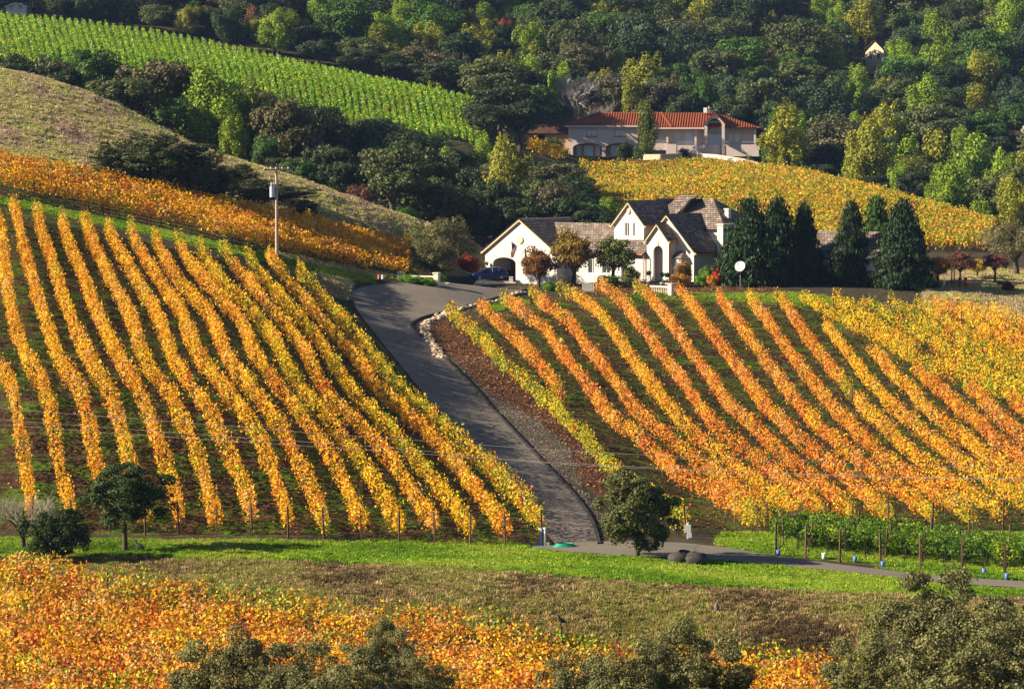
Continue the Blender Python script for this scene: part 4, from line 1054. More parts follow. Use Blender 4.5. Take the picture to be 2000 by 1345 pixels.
RIGHT = [
 ('green', [(879, 602), (900, 627), (930, 651), (960, 680), (984, 708), (1020, 738), (1050, 765), (1086, 795), (1114, 828), (1140, 850), (1160, 875), (1180, 900), (1205, 925), (1240, 955), (1290, 985), (1340, 1010)]),
 ('orange', [(938, 593), (960, 618), (999, 651), (1035, 690), (1062, 720), (1086, 752), (1098, 770)]),
 ('orange', [(983, 580), (1005, 596), (1030, 616), (1060, 638), (1080, 664), (1100, 692), (1120, 716), (1140, 742), (1162, 770), (1182, 800), (1206, 826), (1230, 840), (1254, 860), (1276, 880), (1300, 905), (1340, 932), (1390, 958), (1440, 988), (1480, 1010)]),
 ('orange', [(1036, 568), (1054, 584), (1080, 604), (1104, 622), (1124, 644), (1140, 668), (1160, 692), (1180, 716), (1200, 742), (1218, 768), (1240, 798), (1266, 822), (1304, 852), (1330, 876), (1360, 898), (1400, 928), (1450, 968), (1500, 1006)]),
 ('gold', [(1090, 558), (1112, 568), (1140, 586), (1170, 610), (1190, 634), (1204, 656), (1220, 680), (1240, 708), (1260, 734), (1280, 758), (1300, 788), (1326, 816), (1350, 840), (1378, 864), (1412, 892), (1450, 922), (1480, 944), (1520, 972), (1565, 1002)]),
 ('orange', [(1166, 556), (1190, 568), (1216, 588), (1236, 614), (1256, 638), (1272, 660), (1290, 688), (1310, 714), (1330, 740), (1350, 766), (1368, 794), (1388, 822), (1412, 846), (1442, 868), (1472, 892), (1505, 918), (1545, 948), (1584, 978), (1608, 1002)]),
 ('orange', [(1241, 554), (1266, 574), (1284, 598), (1304, 622), (1324, 648), (1344, 678), (1360, 698), (1380, 726), (1400, 755), (1420, 784), (1442, 806), (1470, 830), (1516, 874), (1564, 916), (1620, 960), (1666, 1004)]),
 ('orange', [(1323, 560), (1340, 580), (1360, 606), (1378, 632), (1396, 658), (1420, 688), (1440, 716), (1460, 742), (1478, 768), (1496, 794), (1516, 812), (1556, 850), (1604, 892), (1656, 934), (1700, 972), (1735, 1004)]),
 ('orange', [(1402, 572), (1414, 594), (1436, 620), (1456, 648), (1476, 676), (1496, 706), (1516, 732), (1536, 756), (1554, 782), (1580, 812), (1604, 838), (1630, 860), (1656, 882), (1700, 920), (1740, 946), (1780, 972), (1822, 1002)]),
 ('orange', [(1461, 576), (1476, 596), (1494, 618), (1512, 644), (1530, 670), (1550, 700), (1570, 724), (1590, 750), (1612, 776), (1644, 812), (1670, 836), (1694, 862), (1736, 904), (1792, 938), (1850, 976), (1900, 1004)]),
 ('orange', [(1518, 576), (1536, 598), (1552, 620), (1570, 648), (1590, 676), (1610, 702), (1630, 726), (1650, 750), (1663, 768)]),
 ('gold', [(1672, 778), (1696, 804), (1724, 828), (1748, 850), (1772, 874), (1792, 894), (1840, 928), (1890, 962), (1960, 1000)]),
 ('gold', [(1614, 630), (1628, 654), (1650, 682), (1670, 706), (1686, 732), (1708, 752), (1728, 776), (1752, 798), (1776, 820), (1824, 860), (1876, 898), (1936, 936), (2020, 985)]),
 ('gold', [(1700, 680), (1720, 698), (1740, 724), (1760, 742), (1780, 758), (1800, 786), (1840, 822), (1892, 860), (1940, 898), (2030, 958)]),
 ('orange', [(1788, 720), (1808, 738), (1828, 752), (1848, 768), (1862, 786), (1908, 822), (1952, 862), (2030, 925)]),
 ('orange', [(1890, 752), (1912, 772), (1940, 800), (1966, 824), (2030, 882)]),
 ('orange', [(1975, 776), (2000, 800), (2050, 850)]),
]
rn = 0
for i, (pal, t) in enumerate(RIGHT):
    lab = {0: 'green and red vine row along the bark mulch bed, nearest the driveway on its right',
           1: 'short orange vine row ending halfway down, second from the mulch bed'}.get(i, f'orange and gold vine row on the right slope, {ordinal(i + 1)} from the mulch bed')
    vine_row(lab, 'vine rows on the right slope', trace(t, 1.3, 184, 350), pal, 132 if i else 145, 0.172, endpal2='green' if i != 1 and i < 14 else None, post_step=8.0, endpal='green' if i in (0, 2, 3, 4) else ('yellow' if i in (6, 9, 10) else None))
UPPER = [
 [(1567, 578), (1600, 596), (1630, 612), (1660, 628), (1696, 644), (1724, 660), (1756, 680), (1786, 698), (1830, 716), (1880, 734), (1940, 756), (2040, 795)],
 [(1628, 580), (1660, 597), (1684, 614), (1712, 631), (1740, 649), (1770, 665), (1792, 676)],
 [(1818, 692), (1850, 704), (1900, 722), (1960, 748), (2040, 782)],
 [(1686, 586), (1712, 600), (1740, 619), (1770, 632), (1796, 648), (1830, 668), (1870, 688), (1930, 712), (2040, 760)],
 [(1736, 586), (1760, 599), (1790, 617), (1816, 631), (1846, 647), (1880, 665), (1930, 690), (2040, 742)],
 [(1786, 592), (1816, 606), (1850, 625), (1880, 641), (1910, 657), (1950, 679), (2040, 726)],
 [(1820, 586), (1856, 600), (1880, 613), (1910, 631), (1940, 649), (1970, 665), (2040, 702)],
 [(1870, 590), (1928, 616), (1950, 630), (1980, 648), (2040, 678)],
 [(1930, 600), (1980, 622), (2040, 652)],
]
for i, t in enumerate(UPPER):
    vine_row(f'yellow vine row in the upper right block, {ordinal(i + 1)} from below', 'vine rows in the upper right block', trace(t, 1.3, 184, 350), 'yellow' if i < 3 else ('goldgreen' if i < 6 else 'gold'), 120, 0.19, post_step=8.0)
# band of rows beyond the grass strip on the left
def lerp_lines(A, B, t, n=26):
    us = np.linspace(max(A[0][0], B[0][0]), min(A[-1][0], B[-1][0]), n)
    va = np.interp(us, [p[0] for p in A], [p[1] for p in A]); vb = np.interp(us, [p[0] for p in B], [p[1] for p in B])
    return list(zip(us, va * (1 - t) + vb * t))
bandA = [(-60, 364), (0, 376), (100, 397), (200, 418), (300, 440), (400, 461), (500, 484), (600, 507), (700, 529), (800, 546)]
bandB = [(-60, 318), (0, 330), (100, 348), (200, 368), (300, 388), (400, 410), (500, 428), (600, 452), (700, 476), (800, 500)]
for i in range(9):
    t_ = (i / 8.0)
    pts = [p for p in (hit(u, v, 0, 270, 365) for u, v in lerp_lines(bandA, bandB, t_)) if p is not None]
    pts = [p for j, p in enumerate(pts) if j == 0 or (p - pts[j - 1]).length < 9]
    vine_row(f'deep golden vine row in the band beyond the grass strip, {ordinal(i + 1)} from the front', 'vine rows in the golden band', pts, 'band', 105, 0.22, z0=0.8, z1=2.0, wid=0.4, post_step=7 if i < 2 else 14, trunks=i < 2, ends=(False, True), top_only=i > 1)
# foreground field
e0_, e1_ = hit(-60, 1060, 2.0, 100, 200), hit(1640, 1243, 2.0, 100, 200)
e0_, e1_ = Vector(at(-60, 168)), Vector(at(1640, 137.5))
em = [Vector(at(u, Y)) for u, Y in ((-80, 169), (0, 166.5), (150, 162.5), (300, 158.5), (640, 151.8), (1000, 146), (1300, 141), (1500, 138), (1740, 133))]
dirv = Vector((0.60, 0.80, 0)) * -1
nrmv = Vector((-0.5, -1.0, 0)).normalized() * 2.6
for i in range(21):
    pts = []
    for p in em:
        q = p + nrmv * i; pts.append(Vector((q.x, q.y, 0)))
    # keep the part that can be seen
    q_, s_ = resample(pts, 1.0)
    Zt = H(q_[:, 0], q_[:, 1]) + 2.0
    uu, vv = project(q_[:, 0], q_[:, 1], Zt)
    ok = (uu > -90) & (uu < 2090) & (vv < 1400) & (q_[:, 1] > 96)
    if ok.sum() < 8: continue
    q_ = q_[ok]
    vine_row(f'rust and gold vine row in the foreground field, {ordinal(i + 1)} from its far edge', 'vine rows in the foreground field', [Vector((a, b, 0)) for a, b in q_], 'fieldedge' if i == 0 else 'field', 230 if i == 0 else (170 if i < 8 else 190), 0.17, z0=0.7, z1=2.0, wid=0.62, post_step=6.5, trunks=i == 0, ends=(False, False), top_only=i > 0, post_mesh=STAKE if i else POST, vigor=1.1)
# young green rows at the lower right, running away from the end posts
ends_ = [(1515, 1083), (1573, 1090), (1640, 1098), (1720, 1106), (1797, 1114), (1878, 1121), (1962, 1130), (2050, 1139)]
for i, (u, v) in enumerate(ends_):
    a = hit(u, v, 0, 150, 210)
    b = a + Vector((3.2, 17.0, 0))
    if i < 7:
        m0 = (a + Vector(hit(ends_[i + 1][0], ends_[i + 1][1], 0, 150, 210))) / 2 + Vector((0.6, 3.0, 0))
        vine_row(f'short green vine row between the red end posts, {ordinal(i + 1)} gap from the left', 'young green vine rows at the lower right', [m0, m0 + Vector((2.6, 14, 0))], 'fresh', 220, 0.16, z0=0.65, z1=1.5, wid=0.9, post_step=None, skip_start=3.5, vigor=1.2)
    vine_row(f'young green vine row behind the red end posts at lower right, {ordinal(i + 1)} from left', 'young green vine rows at the lower right', [a, b], 'fresh', 260, 0.16, z0=0.65, z1=1.5, wid=0.9, post_step=5.5, skip_start=5.0, vigor=1.25)
# vineyard on the hill below the villa
hp_lo = [(1060, 380), (1150, 392), (1200, 402), (1330, 440), (1450, 482), (1600, 486), (1750, 490), (1930, 490)]
hp_hi = [(1060, 322), (1130, 316), (1200, 313), (1330, 312), (1450, 322), (1600, 358), (1750, 398), (1930, 449)]
HL = [at(u, Y) for u, Y in ((1040, 490), (1150, 476), (1250, 452), (1400, 428), (1550, 410), (1700, 404), (1850, 402), (1960, 402))]
HH = [at(u, Y) for u, Y in ((1040, 528), (1110, 524), (1250, 521), (1350, 521), (1450, 515), (1600, 501), (1750, 476), (1960, 440))]
nH = 40
for i in range(nH):
    t_ = i / (nH - 1.0)
    pa, _ = resample([Vector((p.x, p.y, 0)) for p in HL], 2.0); pb, _ = resample([Vector((p.x, p.y, 0)) for p in HH], 2.0)
    k_ = 50
    A_ = np.array([np.interp(np.linspace(0, 1, k_), np.linspace(0, 1, len(pa)), pa[:, j]) for j in (0, 1)]).T
    B_ = np.array([np.interp(np.linspace(0, 1, k_), np.linspace(0, 1, len(pb)), pb[:, j]) for j in (0, 1)]).T
    Q = A_ * (1 - t_) + B_ * t_
    uu, vv = project(Q[:, 0], Q[:, 1], H(Q[:, 0], Q[:, 1]))
    ok = (uu > 1115 + 60 * (1 - t_)) & (uu < 1945)
    Q = Q[ok]
    if len(Q) < 4: continue
    vine_row(f'yellow green vine row on the hill below the villa, {ordinal(i + 1)} from the bottom', 'vine rows on the hill below the villa', [Vector((a, b, 0)) for a, b in Q], 'hillgold' if (i % 7) else 'hillorange', 46 if i > 8 else 40, 0.31, z0=0.6, z1=2.0, wid=0.62, post_step=None if i else 7.0, trunks=i == 0, top_only=i > 0)
# green vineyard across the upper left, rows running down the slope
nG = 70
for i in range(nG):
    u = -60 + i * (1010.0 / (nG - 1))
    yn = np.interp(u, [-60, 300, 600, 900, 960], [552, 545, 530, 512, 508]); yf = np.interp(u, [-60, 0, 250, 450, 700, 900, 960], [652, 648, 638, 628, 610, 598, 594])
    a, b = at(u, yn), at(u - 26, yf)
    vine_row(f'bright green vine row in the upper left hillside vineyard, {ordinal(i + 1)} from the left', 'bright green vine rows in the upper left vineyard', [a, b], 'hillgreen', 44, 0.36, z0=0.7, z1=2.1, wid=0.55, post_step=None, trunks=False)
for i in range(9):
    a, b = at(1068 + i * 9, 575), at(1066 + i * 9, 592)
    vine_row(f'small bright green vine row left of the villa behind the outbuilding, {ordinal(i + 1)} from the left', 'small green rows behind the outbuilding', [a, b], 'hillgreen', 30, 0.45, z0=0.7, z1=2.2, wid=0.5, post_step=None, trunks=False)
for i in range(4):
    a, b = at(1040 - i * 4, 538 - 3 * i), at(1112 - i * 6, 541 - 3 * i)
    vine_row(f'small yellow vine row at the left foot of the villa, {ordinal(i + 1)} from the house', 'small yellow rows beside the villa', [a, b], 'yellow', 60, 0.35, z0=0.5, z1=2.2, wid=0.6, post_step=None, trunks=False)
print('vine leaves', n_leaves_total)
# ------------------------------------------------------------------ tree crowns (shared meshes)
def tone(n, lo=0.55, hi=1.35): 
    t = rng.uniform(lo, hi, (n, 1)); c = np.repeat(t, 3, 1)
    c[:, 0] *= rng.uniform(0.88, 1.18, n); c[:, 2] *= rng.uniform(0.7, 1.2, n)
    return c
def crown(kind, n, leaf, seed):
    """unit crown (radius about 1, height -1..1) of leaf faces grouped in clumps"""
    r = np.random.default_rng(seed)
    cs = []
    if kind == 'oak':
        m = 54
        for i in range(m):
            d = r.normal(size=3); d /= np.linalg.norm(d)
            if d[2] < -0.55: d[2] *= -0.6
            q = r.uniform(0.35, 0.92); lob = 1 + 0.16 * math.sin(2 * math.atan2(d[1], d[0]) + seed) + 0.10 * math.sin(5 * math.atan2(d[1], d[0]) + 2 * seed)
            cs.append((d[0] * q * lob * .9, d[1] * q * lob * .9, d[2] * q * 0.86 - 0.05, r.uniform(0.13, 0.33), r.uniform(0.11, 0.25)))
        cs.append((0, 0, -0.05, 0.6, 0.55))
    elif kind == 'plume':
        m = 26
        for i in range(m):
            th = r.uniform(0, 6.283); rr = r.uniform(0.05, 0.72); z = r.uniform(-0.8, 0.75) - rr * 0.25
            cs.append((rr * math.cos(th), rr * math.sin(th), z, r.uniform(0.16, 0.28), r.uniform(0.26, 0.44)))
        cs.append((0, 0, -0.1, 0.45, 0.75))
    elif kind == 'shrub':
        m = 20
        for i in range(m):
            th = r.uniform(0, 6.283); rr = r.uniform(0.1, 0.7); z = r.uniform(-0.95, 0.6) * (1 - 0.3 * rr)
            cs.append((rr * math.cos(th), rr * math.sin(th), z, r.uniform(0.22, 0.36), r.uniform(0.24, 0.4)))
        cs.append((0, 0, -0.25, 0.6, 0.65))
    elif kind == 'willow':
        m = 40
        for i in range(m):
            th = r.uniform(0, 6.283); rr = r.uniform(0.0, 0.8); z = r.uniform(-0.7, 0.8) * (1 - 0.35 * rr)
            cs.append((rr * math.cos(th), rr * math.sin(th), z, r.uniform(0.13, 0.26), r.uniform(0.2, 0.36)))
    elif kind == 'spray':
        m = 120
        for i in range(m):
            d = r.normal(size=3); d /= np.linalg.norm(d)
            q = r.uniform(0.3, 1.0) ** 0.7; lob = 1 + 0.2 * math.sin(3 * math.atan2(d[1], d[0]) + seed) + 0.12 * math.sin(7 * math.atan2(d[1], d[0]) + seed)
            cs.append((d[0] * q * lob * .9, d[1] * q * lob * .9, d[2] * q * 0.9, r.uniform(0.06, 0.2), r.uniform(0.06, 0.18)))
        cs.append((0, 0, -0.1, 0.5, 0.5))
    C_ = np.array(cs)
    wgt = C_[:, 3] ** 2; wgt /= wgt.sum()
    k = r.choice(len(C_), size=n, p=wgt)
    d = r.normal(size=(n, 3)); d /= np.linalg.norm(d, axis=1, keepdims=True)
    rad = r.uniform(0.6, 1.08, n) ** 0.6
    out = r.uniform(size=n) < (0.16 if kind == 'spray' else 0.08); rad = np.where(out, r.uniform(1.05, 1.45, n), rad)
    c = C_[k, :3] + d * np.stack([C_[k, 3], C_[k, 3], C_[k, 4]], -1) * rad[:, None]
    if kind == 'willow': c[:, 2] -= 0.0
    nn = d * 0.9 + c * 0.35 + np.array([0, 0, 0.25]) + r.normal(0, 0.65, (n, 3))
    ct = r.uniform(0.78, 1.22, len(C_))[k][:, None]
    col = tone(n) * ct
    if kind == 'bare': col *= 1
    return leaf_quads(c, nn, leaf * r.uniform(0.6, 1.35, n), col, 'crown_' + kind, M['leaf'])
def conifer(n, leaf, seed):
    """unit conifer: height 0..1, base radius 1, tiers of drooping sprays"""
    r = np.random.default_rng(seed)
    T = 330; tz = np.sort(r.uniform(0.02, 0.97, T)); th = r.uniform(0, 6.283, T)
    prof = lambda z: np.minimum(0.98, 1.22 * (1 - z) ** 0.9) * (0.86 + 0.14 * np.minimum(z / .15, 1))
    ln = prof(tz) * r.uniform(0.62, 1.08, T); ln = np.minimum(ln, 1.1)
    k = r.choice(T, size=n, p=ln / ln.sum())
    s = r.uniform(0.1, 1.0, n) ** 0.6
    w_ = 0.16 * (1.1 - s) + 0.05
    x = np.cos(th[k]) * s * ln[k]; y = np.sin(th[k]) * s * ln[k]
    z = tz[k] + 0.075 * s - 0.16 * s * s * ln[k] + r.normal(0, 0.012, n)
    p = np.stack([x, y, z], -1); p[:, :2] += r.normal(0, 1, (n, 2)) * w_[:, None]
    nn = np.stack([np.cos(th[k]) * 0.7, np.sin(th[k]) * 0.7, np.full(n, 0.5)], -1) + r.normal(0, 0.7, (n, 3))
    return leaf_quads(p, nn, leaf * r.uniform(0.6, 1.3, n), tone(n, 0.6, 1.3) * r.uniform(0.8, 1.2, T)[k][:, None], 'crown_conifer', M['leaf'], 0.6)
def trunk_mesh(kind, seed, mat='bark'):
    """unit trunk: z 0..1 up to the crown centre, limbs reach radius 0.7 (x, y are scaled by the crown radius)"""
    rnd = random.Random(seed); b = MB()
    R0 = 0.085 if kind != 'near' else 0.055
    pts = [(0, 0, -0.12), (0.01, 0.01, 0.15), (rnd.uniform(-.04, .04), rnd.uniform(-.04, .04), 0.45), (rnd.uniform(-.08, .08), rnd.uniform(-.08, .08), 0.8), (rnd.uniform(-.1, .1), rnd.uniform(-.1, .1), 1.15)]
    b.tube(pts, [R0 * 1.35, R0, R0 * 0.85, R0 * 0.55, R0 * 0.2], 7)
    for i in range(9 if kind == 'near' else 6):
        th = 6.283 * i / 6 + rnd.uniform(-.4, .4); z0_ = rnd.uniform(0.35, 0.7); l_ = rnd.uniform(0.45, 0.75)
        p0 = Vector((0, 0, z0_)); p1 = Vector((math.cos(th) * l_ * 0.45, math.sin(th) * l_ * 0.45, z0_ + 0.2)); p2 = Vector((math.cos(th + .2) * l_, math.sin(th + .2) * l_, z0_ + rnd.uniform(0.25, 0.65)))
        b.tube([p0, p1, p2], [R0 * 0.55, R0 * 0.35, R0 * 0.1], 5, cap=False)
    return b.mesh('trunk', M[mat])
def bare_crown(seed, levels=4, dens=3):
    """leafless branching twigs, unit size"""
    rnd = random.Random(seed); b = MB()
    def grow(p, d, l, r_, lv):
        q = p + d * l
        mid = p.lerp(q, 0.5) + Vector([rnd.uniform(-1, 1) for _ in range(3)]) * l * 0.08
        b.tube([p, mid, q], [r_, r_ * 0.8, r_ * 0.55], 3 if lv > 1 else 5, cap=False, smooth=False)
        if lv >= levels: return
        for i in range(dens + (lv > 0)):
            e_ = (d + Vector([rnd.uniform(-1, 1) for _ in range(3)]) * 0.85 + Vector((0, 0, 0.15))).normalized()
            grow(q if i % 2 else p.lerp(q, 0.7), e_, l * rnd.uniform(0.6, 0.85), r_ * 0.55, lv + 1)
    for i in range(6):
        th = 6.283 * i / 6
        grow(Vector((0, 0, -0.75)), Vector((math.cos(th) * .7, math.sin(th) * .7, 0.9)).normalized(), 0.62, 0.035, 0)
    m_ = b.mesh('branches', M['twig']); return m_
m_, nt_, out_ = new_mat('twig'); oc_ = N(nt_, 'ShaderNodeObjectInfo').outputs['Color']
bs_ = N(nt_, 'ShaderNodeBsdfPrincipled', Base__Color=oc_, Roughness=0.9); nt_.links.new(bs_.outputs[0], out_.inputs[0]); M['twig'] = m_
PROTO = {
    'oak': [crown('oak', 9500, 0.072, s) for s in (11, 12, 13, 14)],
    'plume': [crown('plume', 8500, 0.066, s) for s in (21, 22, 23)],
    'shrub': [crown('shrub', 6500, 0.085, s) for s in (31, 32)],
    'willow': [crown('willow', 13000, 0.048, s) for s in (41,)],
    'conifer': [conifer(22000, 0.070, s) for s in (51, 52, 53)],
    'round': [crown('oak', 9000, 0.07, s) for s in (15, 16)],
    'midoak': [crown('spray', 22000, 0.050, s) for s in (61, 62)],
    'nearoak': [crown('spray', 42000, 0.034, s) for s in (71, 72)],
}
PROTO['bare'] = [bare_crown(s) for s in (81, 82)]
TRK = {'far': [trunk_mesh('far', s) for s in (1, 2, 3)], 'near': [trunk_mesh('near', s) for s in (4, 5)]}
NAMES = {'oak': 'oak_tree', 'midoak': 'oak_tree', 'nearoak': 'oak_tree', 'plume': 'leafy_tree', 'round': 'leafy_tree', 'shrub': 'shrub', 'willow': 'willow_tree', 'conifer': 'conifer_tree', 'bare': 'bare_tree'}
tree_u = []
def tree(kind, pos, rad, ztop, col, label, group=None, clear=None, cat='tree', rz=None, seed=None):
    """pos ground point, rad crown radius in m, ztop height of its top above the ground"""
    p = Vector(pos)
    root = empty(NAMES[kind], p, rz if rz is not None else random.uniform(0, 6.28), label=label, cat=('shrub' if kind == 'shrub' else cat), group=group)
    pr = random.choice(PROTO[kind]) if seed is None else PROTO[kind][seed % len(PROTO[kind])]
    o = link('branches' if kind == 'bare' else 'crown', pr, root)
    if kind == 'conifer':
        o.scale = (rad, rad, ztop * 1.0); o.location = (0, 0, 0.0)
        t = link('trunk', random.choice(TRK['far']), root); t.scale = (rad * 0.35, rad * .35, ztop * 0.75)
    else:
        if kind == 'nearoak': clear = max(0.5, ztop - 1.9 * rad)
        cl = clear if clear is not None else {'shrub': 0.0, 'bare': 0.1}.get(kind, 0.22) * ztop
        hz = (ztop - cl) / 2 / 0.98
        o.scale = (rad * 0.98, rad * 0.98, hz); o.location = (0, 0, cl + hz * 0.97)
        t = link('trunk', random.choice(TRK['near' if kind in ('nearoak', 'midoak') else 'far']), root)
        t.scale = (rad, rad, cl + hz)
        if kind == 'shrub': t.scale = (rad * .5, rad * .5, cl + hz)
    c = np.array(col) * rng.uniform(0.9, 1.1)
    o.color = (*[float(x) for x in c], 1)
    return root
DK = (0.032, 0.055, 0.016); OL = (0.080, 0.10, 0.030); LIME = (0.17, 0.26, 0.015); YG = (0.24, 0.25, 0.022); GR = (0.06, 0.125, 0.018); BR = (0.13, 0.10, 0.06); GY = (0.17, 0.14, 0.11)
def tpx(kind, u, vt, w, Y, col, label, group=None, vb=None, **k):
    """tree whose crown top shows at (u, vt) and is w px wide, standing at distance Y (or where the ground shows at (u, vb))"""
    if vb is not None: p = hit(u, vb, 0, Y[0], Y[1])
    else: p = at(u, Y)
    _, bz = ray(u, vt); top = float(bz) * p.y - p.z
    tree_u.append((p.x, p.y, w / 2 / px_per_m(p.y)))
    return tree(kind, p, w / 2 / px_per_m(p.y), max(1.0, top), col, label, group, **k)

# --- foreground and middle distance
tpx('midoak', 245, 898, 190, 177, (0.050, 0.085, 0.018), 'round green oak on the grass strip at the lower left before the vine rows', clear=1.3, seed=0)
tpx('midoak', 112, 985, 150, 173.5, (0.045, 0.075, 0.016), 'low dark green bushy oak at the left edge beside the round oak', clear=0.05, seed=1)
tpx('bare', 45, 945, 120, 178, (0.20, 0.17, 0.13), 'grey leafless brush behind the low bushy oak at the left edge')
tpx('midoak', 1245, 908, 196, 175.5, (0.10, 0.115, 0.03), 'olive oak standing where the driveway meets the lower road', clear=0.05, seed=1)
tpx('shrub', 1550, 985, 78, 192, (0.20, 0.09, 0.05), 'dry reddish brown bush at the lower end of the right vine rows')
for u, vt, w, Y, lab in [(455, 1226, 250, 92, 'grey olive oak crown at the bottom edge, leftmost of the foreground oaks'), (590, 1240, 240, 88, 'broad grey olive oak crown at the bottom edge, second from the left'),
                         (752, 1208, 150, 96, 'narrow oak top rising highest in the left group at the bottom'), (690, 1268, 240, 86, 'low oak crown at the bottom edge below the narrow oak top'), (810, 1268, 190, 90, 'low oak crown at the bottom edge just left of the picture centre'),
                         (1140, 1262, 230, 89, 'oak crown at the bottom edge just right of the picture centre'), (1345, 1214, 260, 93, 'taller oak crown at the bottom edge between the centre and the big right oak'), (1240, 1250, 220, 87, 'low oak crown left of the taller oak at the bottom'),
                         (1835, 1096, 300, 98, 'largest oak at the lower right corner, reaching up over the road'), (1985, 1165, 260, 93, 'oak crown cut by the right edge beside the largest oak'), (1880, 1200, 330, 88, 'wide low oak crown in front of the largest oak at lower right'),
                         (1700, 1232, 220, 92, 'smaller oak crown left of the largest oak at the lower right')]:
    tpx('nearoak', u, vt, w, Y, (0.155, 0.155, 0.055), lab, 'oak crowns along the bottom edge', clear=0.5)
tpx('plume', 1705, 1142, 70, 100, (0.22, 0.24, 0.05), 'pale yellow green sapling left of the largest oak at lower right', clear=1.0)
# --- left hill
tpx('midoak', 300, 256, 238, 325, (0.065, 0.085, 0.026), 'broad dark oak on the dry hill above the golden band of vines', clear=0.0, seed=0)
tpx('midoak', 455, 318, 120, 338, (0.065, 0.075, 0.025), 'smaller oak right of the broad dark oak on the dry hill', clear=0.8, seed=1)
tpx('midoak', 548, 362, 160, 349, (0.045, 0.058, 0.018), 'low dark oak behind the utility pole on the dry hill', clear=0.3, seed=0)
tpx('midoak', 238, 286, 120, 324, (0.075, 0.09, 0.03), 'lighter oak crown on the left flank of the broad dark oak', clear=0.0, seed=1)
tpx('midoak', 372, 276, 130, 326, (0.05, 0.068, 0.022), 'dark oak crown on the right flank of the broad dark oak', clear=0.0, seed=1)
tpx('midoak', 418, 318, 90, 329, (0.07, 0.085, 0.03), 'small oak between the broad dark oak and the smaller oak', clear=0.0, seed=0)
tpx('midoak', 500, 346, 110, 333, (0.055, 0.072, 0.022), 'low dark oak just left of the utility pole', clear=0.0, seed=0)
tpx('midoak', 594, 388, 80, 341, (0.045, 0.06, 0.02), 'lowest dark oak at the right end of the row on the dry hill', clear=0.0, seed=1)
tpx('shrub', 385, 362, 70, 330, OL, 'low olive bush between the two oaks on the dry hill')
tpx('shrub', 705, 352, 72, 383, (0.16, 0.075, 0.045), 'rusty brown dead bush at the foot of the dark valley trees')
# --- garden by the drive
tpx('willow', 862, 418, 150, 354, (0.14, 0.14, 0.05), 'large grey olive tree behind the balustrade at the head of the drive', clear=0.3)
tpx('willow', 845, 462, 120, 346, (0.17, 0.165, 0.055), 'pale willow like tree directly behind the balustrade', clear=0.2)
tpx('shrub', 914, 492, 70, 358, (0.28, 0.045, 0.015), 'dark red maple bush left of the blue car')
tpx('shrub', 884, 520, 40, 356, (0.45, 0.20, 0.02), 'small orange yellow bush left of the dark red maple bush')
tpx('shrub', 816, 543, 60, 318.5, (0.13, 0.30, 0.012), 'bright green hedge plant in front of the balustrade', clear=0)
tpx('shrub', 793, 546, 36, 318.8, (0.13, 0.30, 0.012), 'left end of the bright green hedge in front of the balustrade', clear=0)
tpx('shrub', 840, 546, 36, 318, (0.12, 0.27, 0.012), 'right end of the bright green hedge in front of the balustrade', clear=0)
tpx('shrub', 862, 545, 30, 325, (0.06, 0.14, 0.015), 'dark green clipped bush right of the balustrade pillar')
tpx('round', 1052, 472, 84, 342, (0.20, 0.09, 0.022), 'bronze red bushy maple in front of the garage corner', clear=0.0)
tpx('round', 1120, 432, 106, 343, (0.22, 0.15, 0.02), 'orange topped green maple in front of the low wing', clear=0.4)
tpx('round', 1197, 448, 90, 342, (0.10, 0.13, 0.022), 'dark green maple between the orange maple and the entrance', clear=0.4)
tpx('shrub', 1232, 512, 40, 341, (0.17, 0.19, 0.02), 'small yellow green bush left of the entrance arch')
tpx('shrub', 1190, 532, 70, 338, (0.045, 0.11, 0.012), 'row of low dark green shrubs below the dark green maple')
tpx('shrub', 1074, 546, 44, 334.5, (0.11, 0.22, 0.015), 'green bush at the head of the fifth right vine row')
tpx('shrub', 1333, 500, 50, 340, (0.26, 0.15, 0.03), 'bronze and orange bush in front of the bay window')
tpx('shrub', 1330, 530, 46, 337, (0.40, 0.20, 0.035), 'low orange bush under the bronze bush by the bay window')
tpx('shrub', 1380, 513, 34, 343, (0.14, 0.26, 0.015), 'light green bush against the shaded wall right of the bay')
tpx('shrub', 1372, 532, 44, 339, (0.15, 0.33, 0.015), 'bright green low bush in front of the shaded wall')
tpx('shrub', 1404, 508, 38, 340, (0.50, 0.03, 0.015), 'vivid red bush below the chimney')
tpx('shrub', 1392, 534, 26, 338, (0.55, 0.26, 0.02), 'small yellow orange bush at the foot of the red bush')
for i, (u, vt, w, Y) in enumerate([(1463, 392, 146, 340), (1517, 391, 130, 346), (1570, 398, 92, 347), (1662, 396, 104, 345), (1712, 389, 124, 350), (1762, 393, 142, 341)]):
    tpx('conifer', u, vt, w, Y, (0.018, 0.048, 0.008) if i != 4 else (0.05, 0.11, 0.008), f'dark green conifer on the terrace right of the white house, {ordinal(i + 1)} from the left', 'conifers on the terrace')
tpx('round', 1832, 494, 70, 350, (0.46, 0.18, 0.02), 'orange tree at the right end of the conifers', clear=0.4)
tpx('round', 1876, 482, 66, 357, (0.14, 0.055, 0.03), 'dark maroon tree behind the pergola post', clear=0.4)
tpx('round', 1908, 500, 50, 361, (0.48, 0.33, 0.03), 'yellow tree between the two maroon trees', clear=0.2)
tpx('round', 1943, 490, 60, 352, (0.17, 0.055, 0.045), 'round maroon plum tree left of the grey olive trees at right', clear=1.3)
tpx('willow', 1985, 430, 130, 366, (0.16, 0.15, 0.06), 'grey olive tree at the right edge behind the terrace')
tpx('bare', 1962, 418, 110, 372, (0.26, 0.2, 0.15), 'pale leafless tree above the grey olive tree at the right edge')
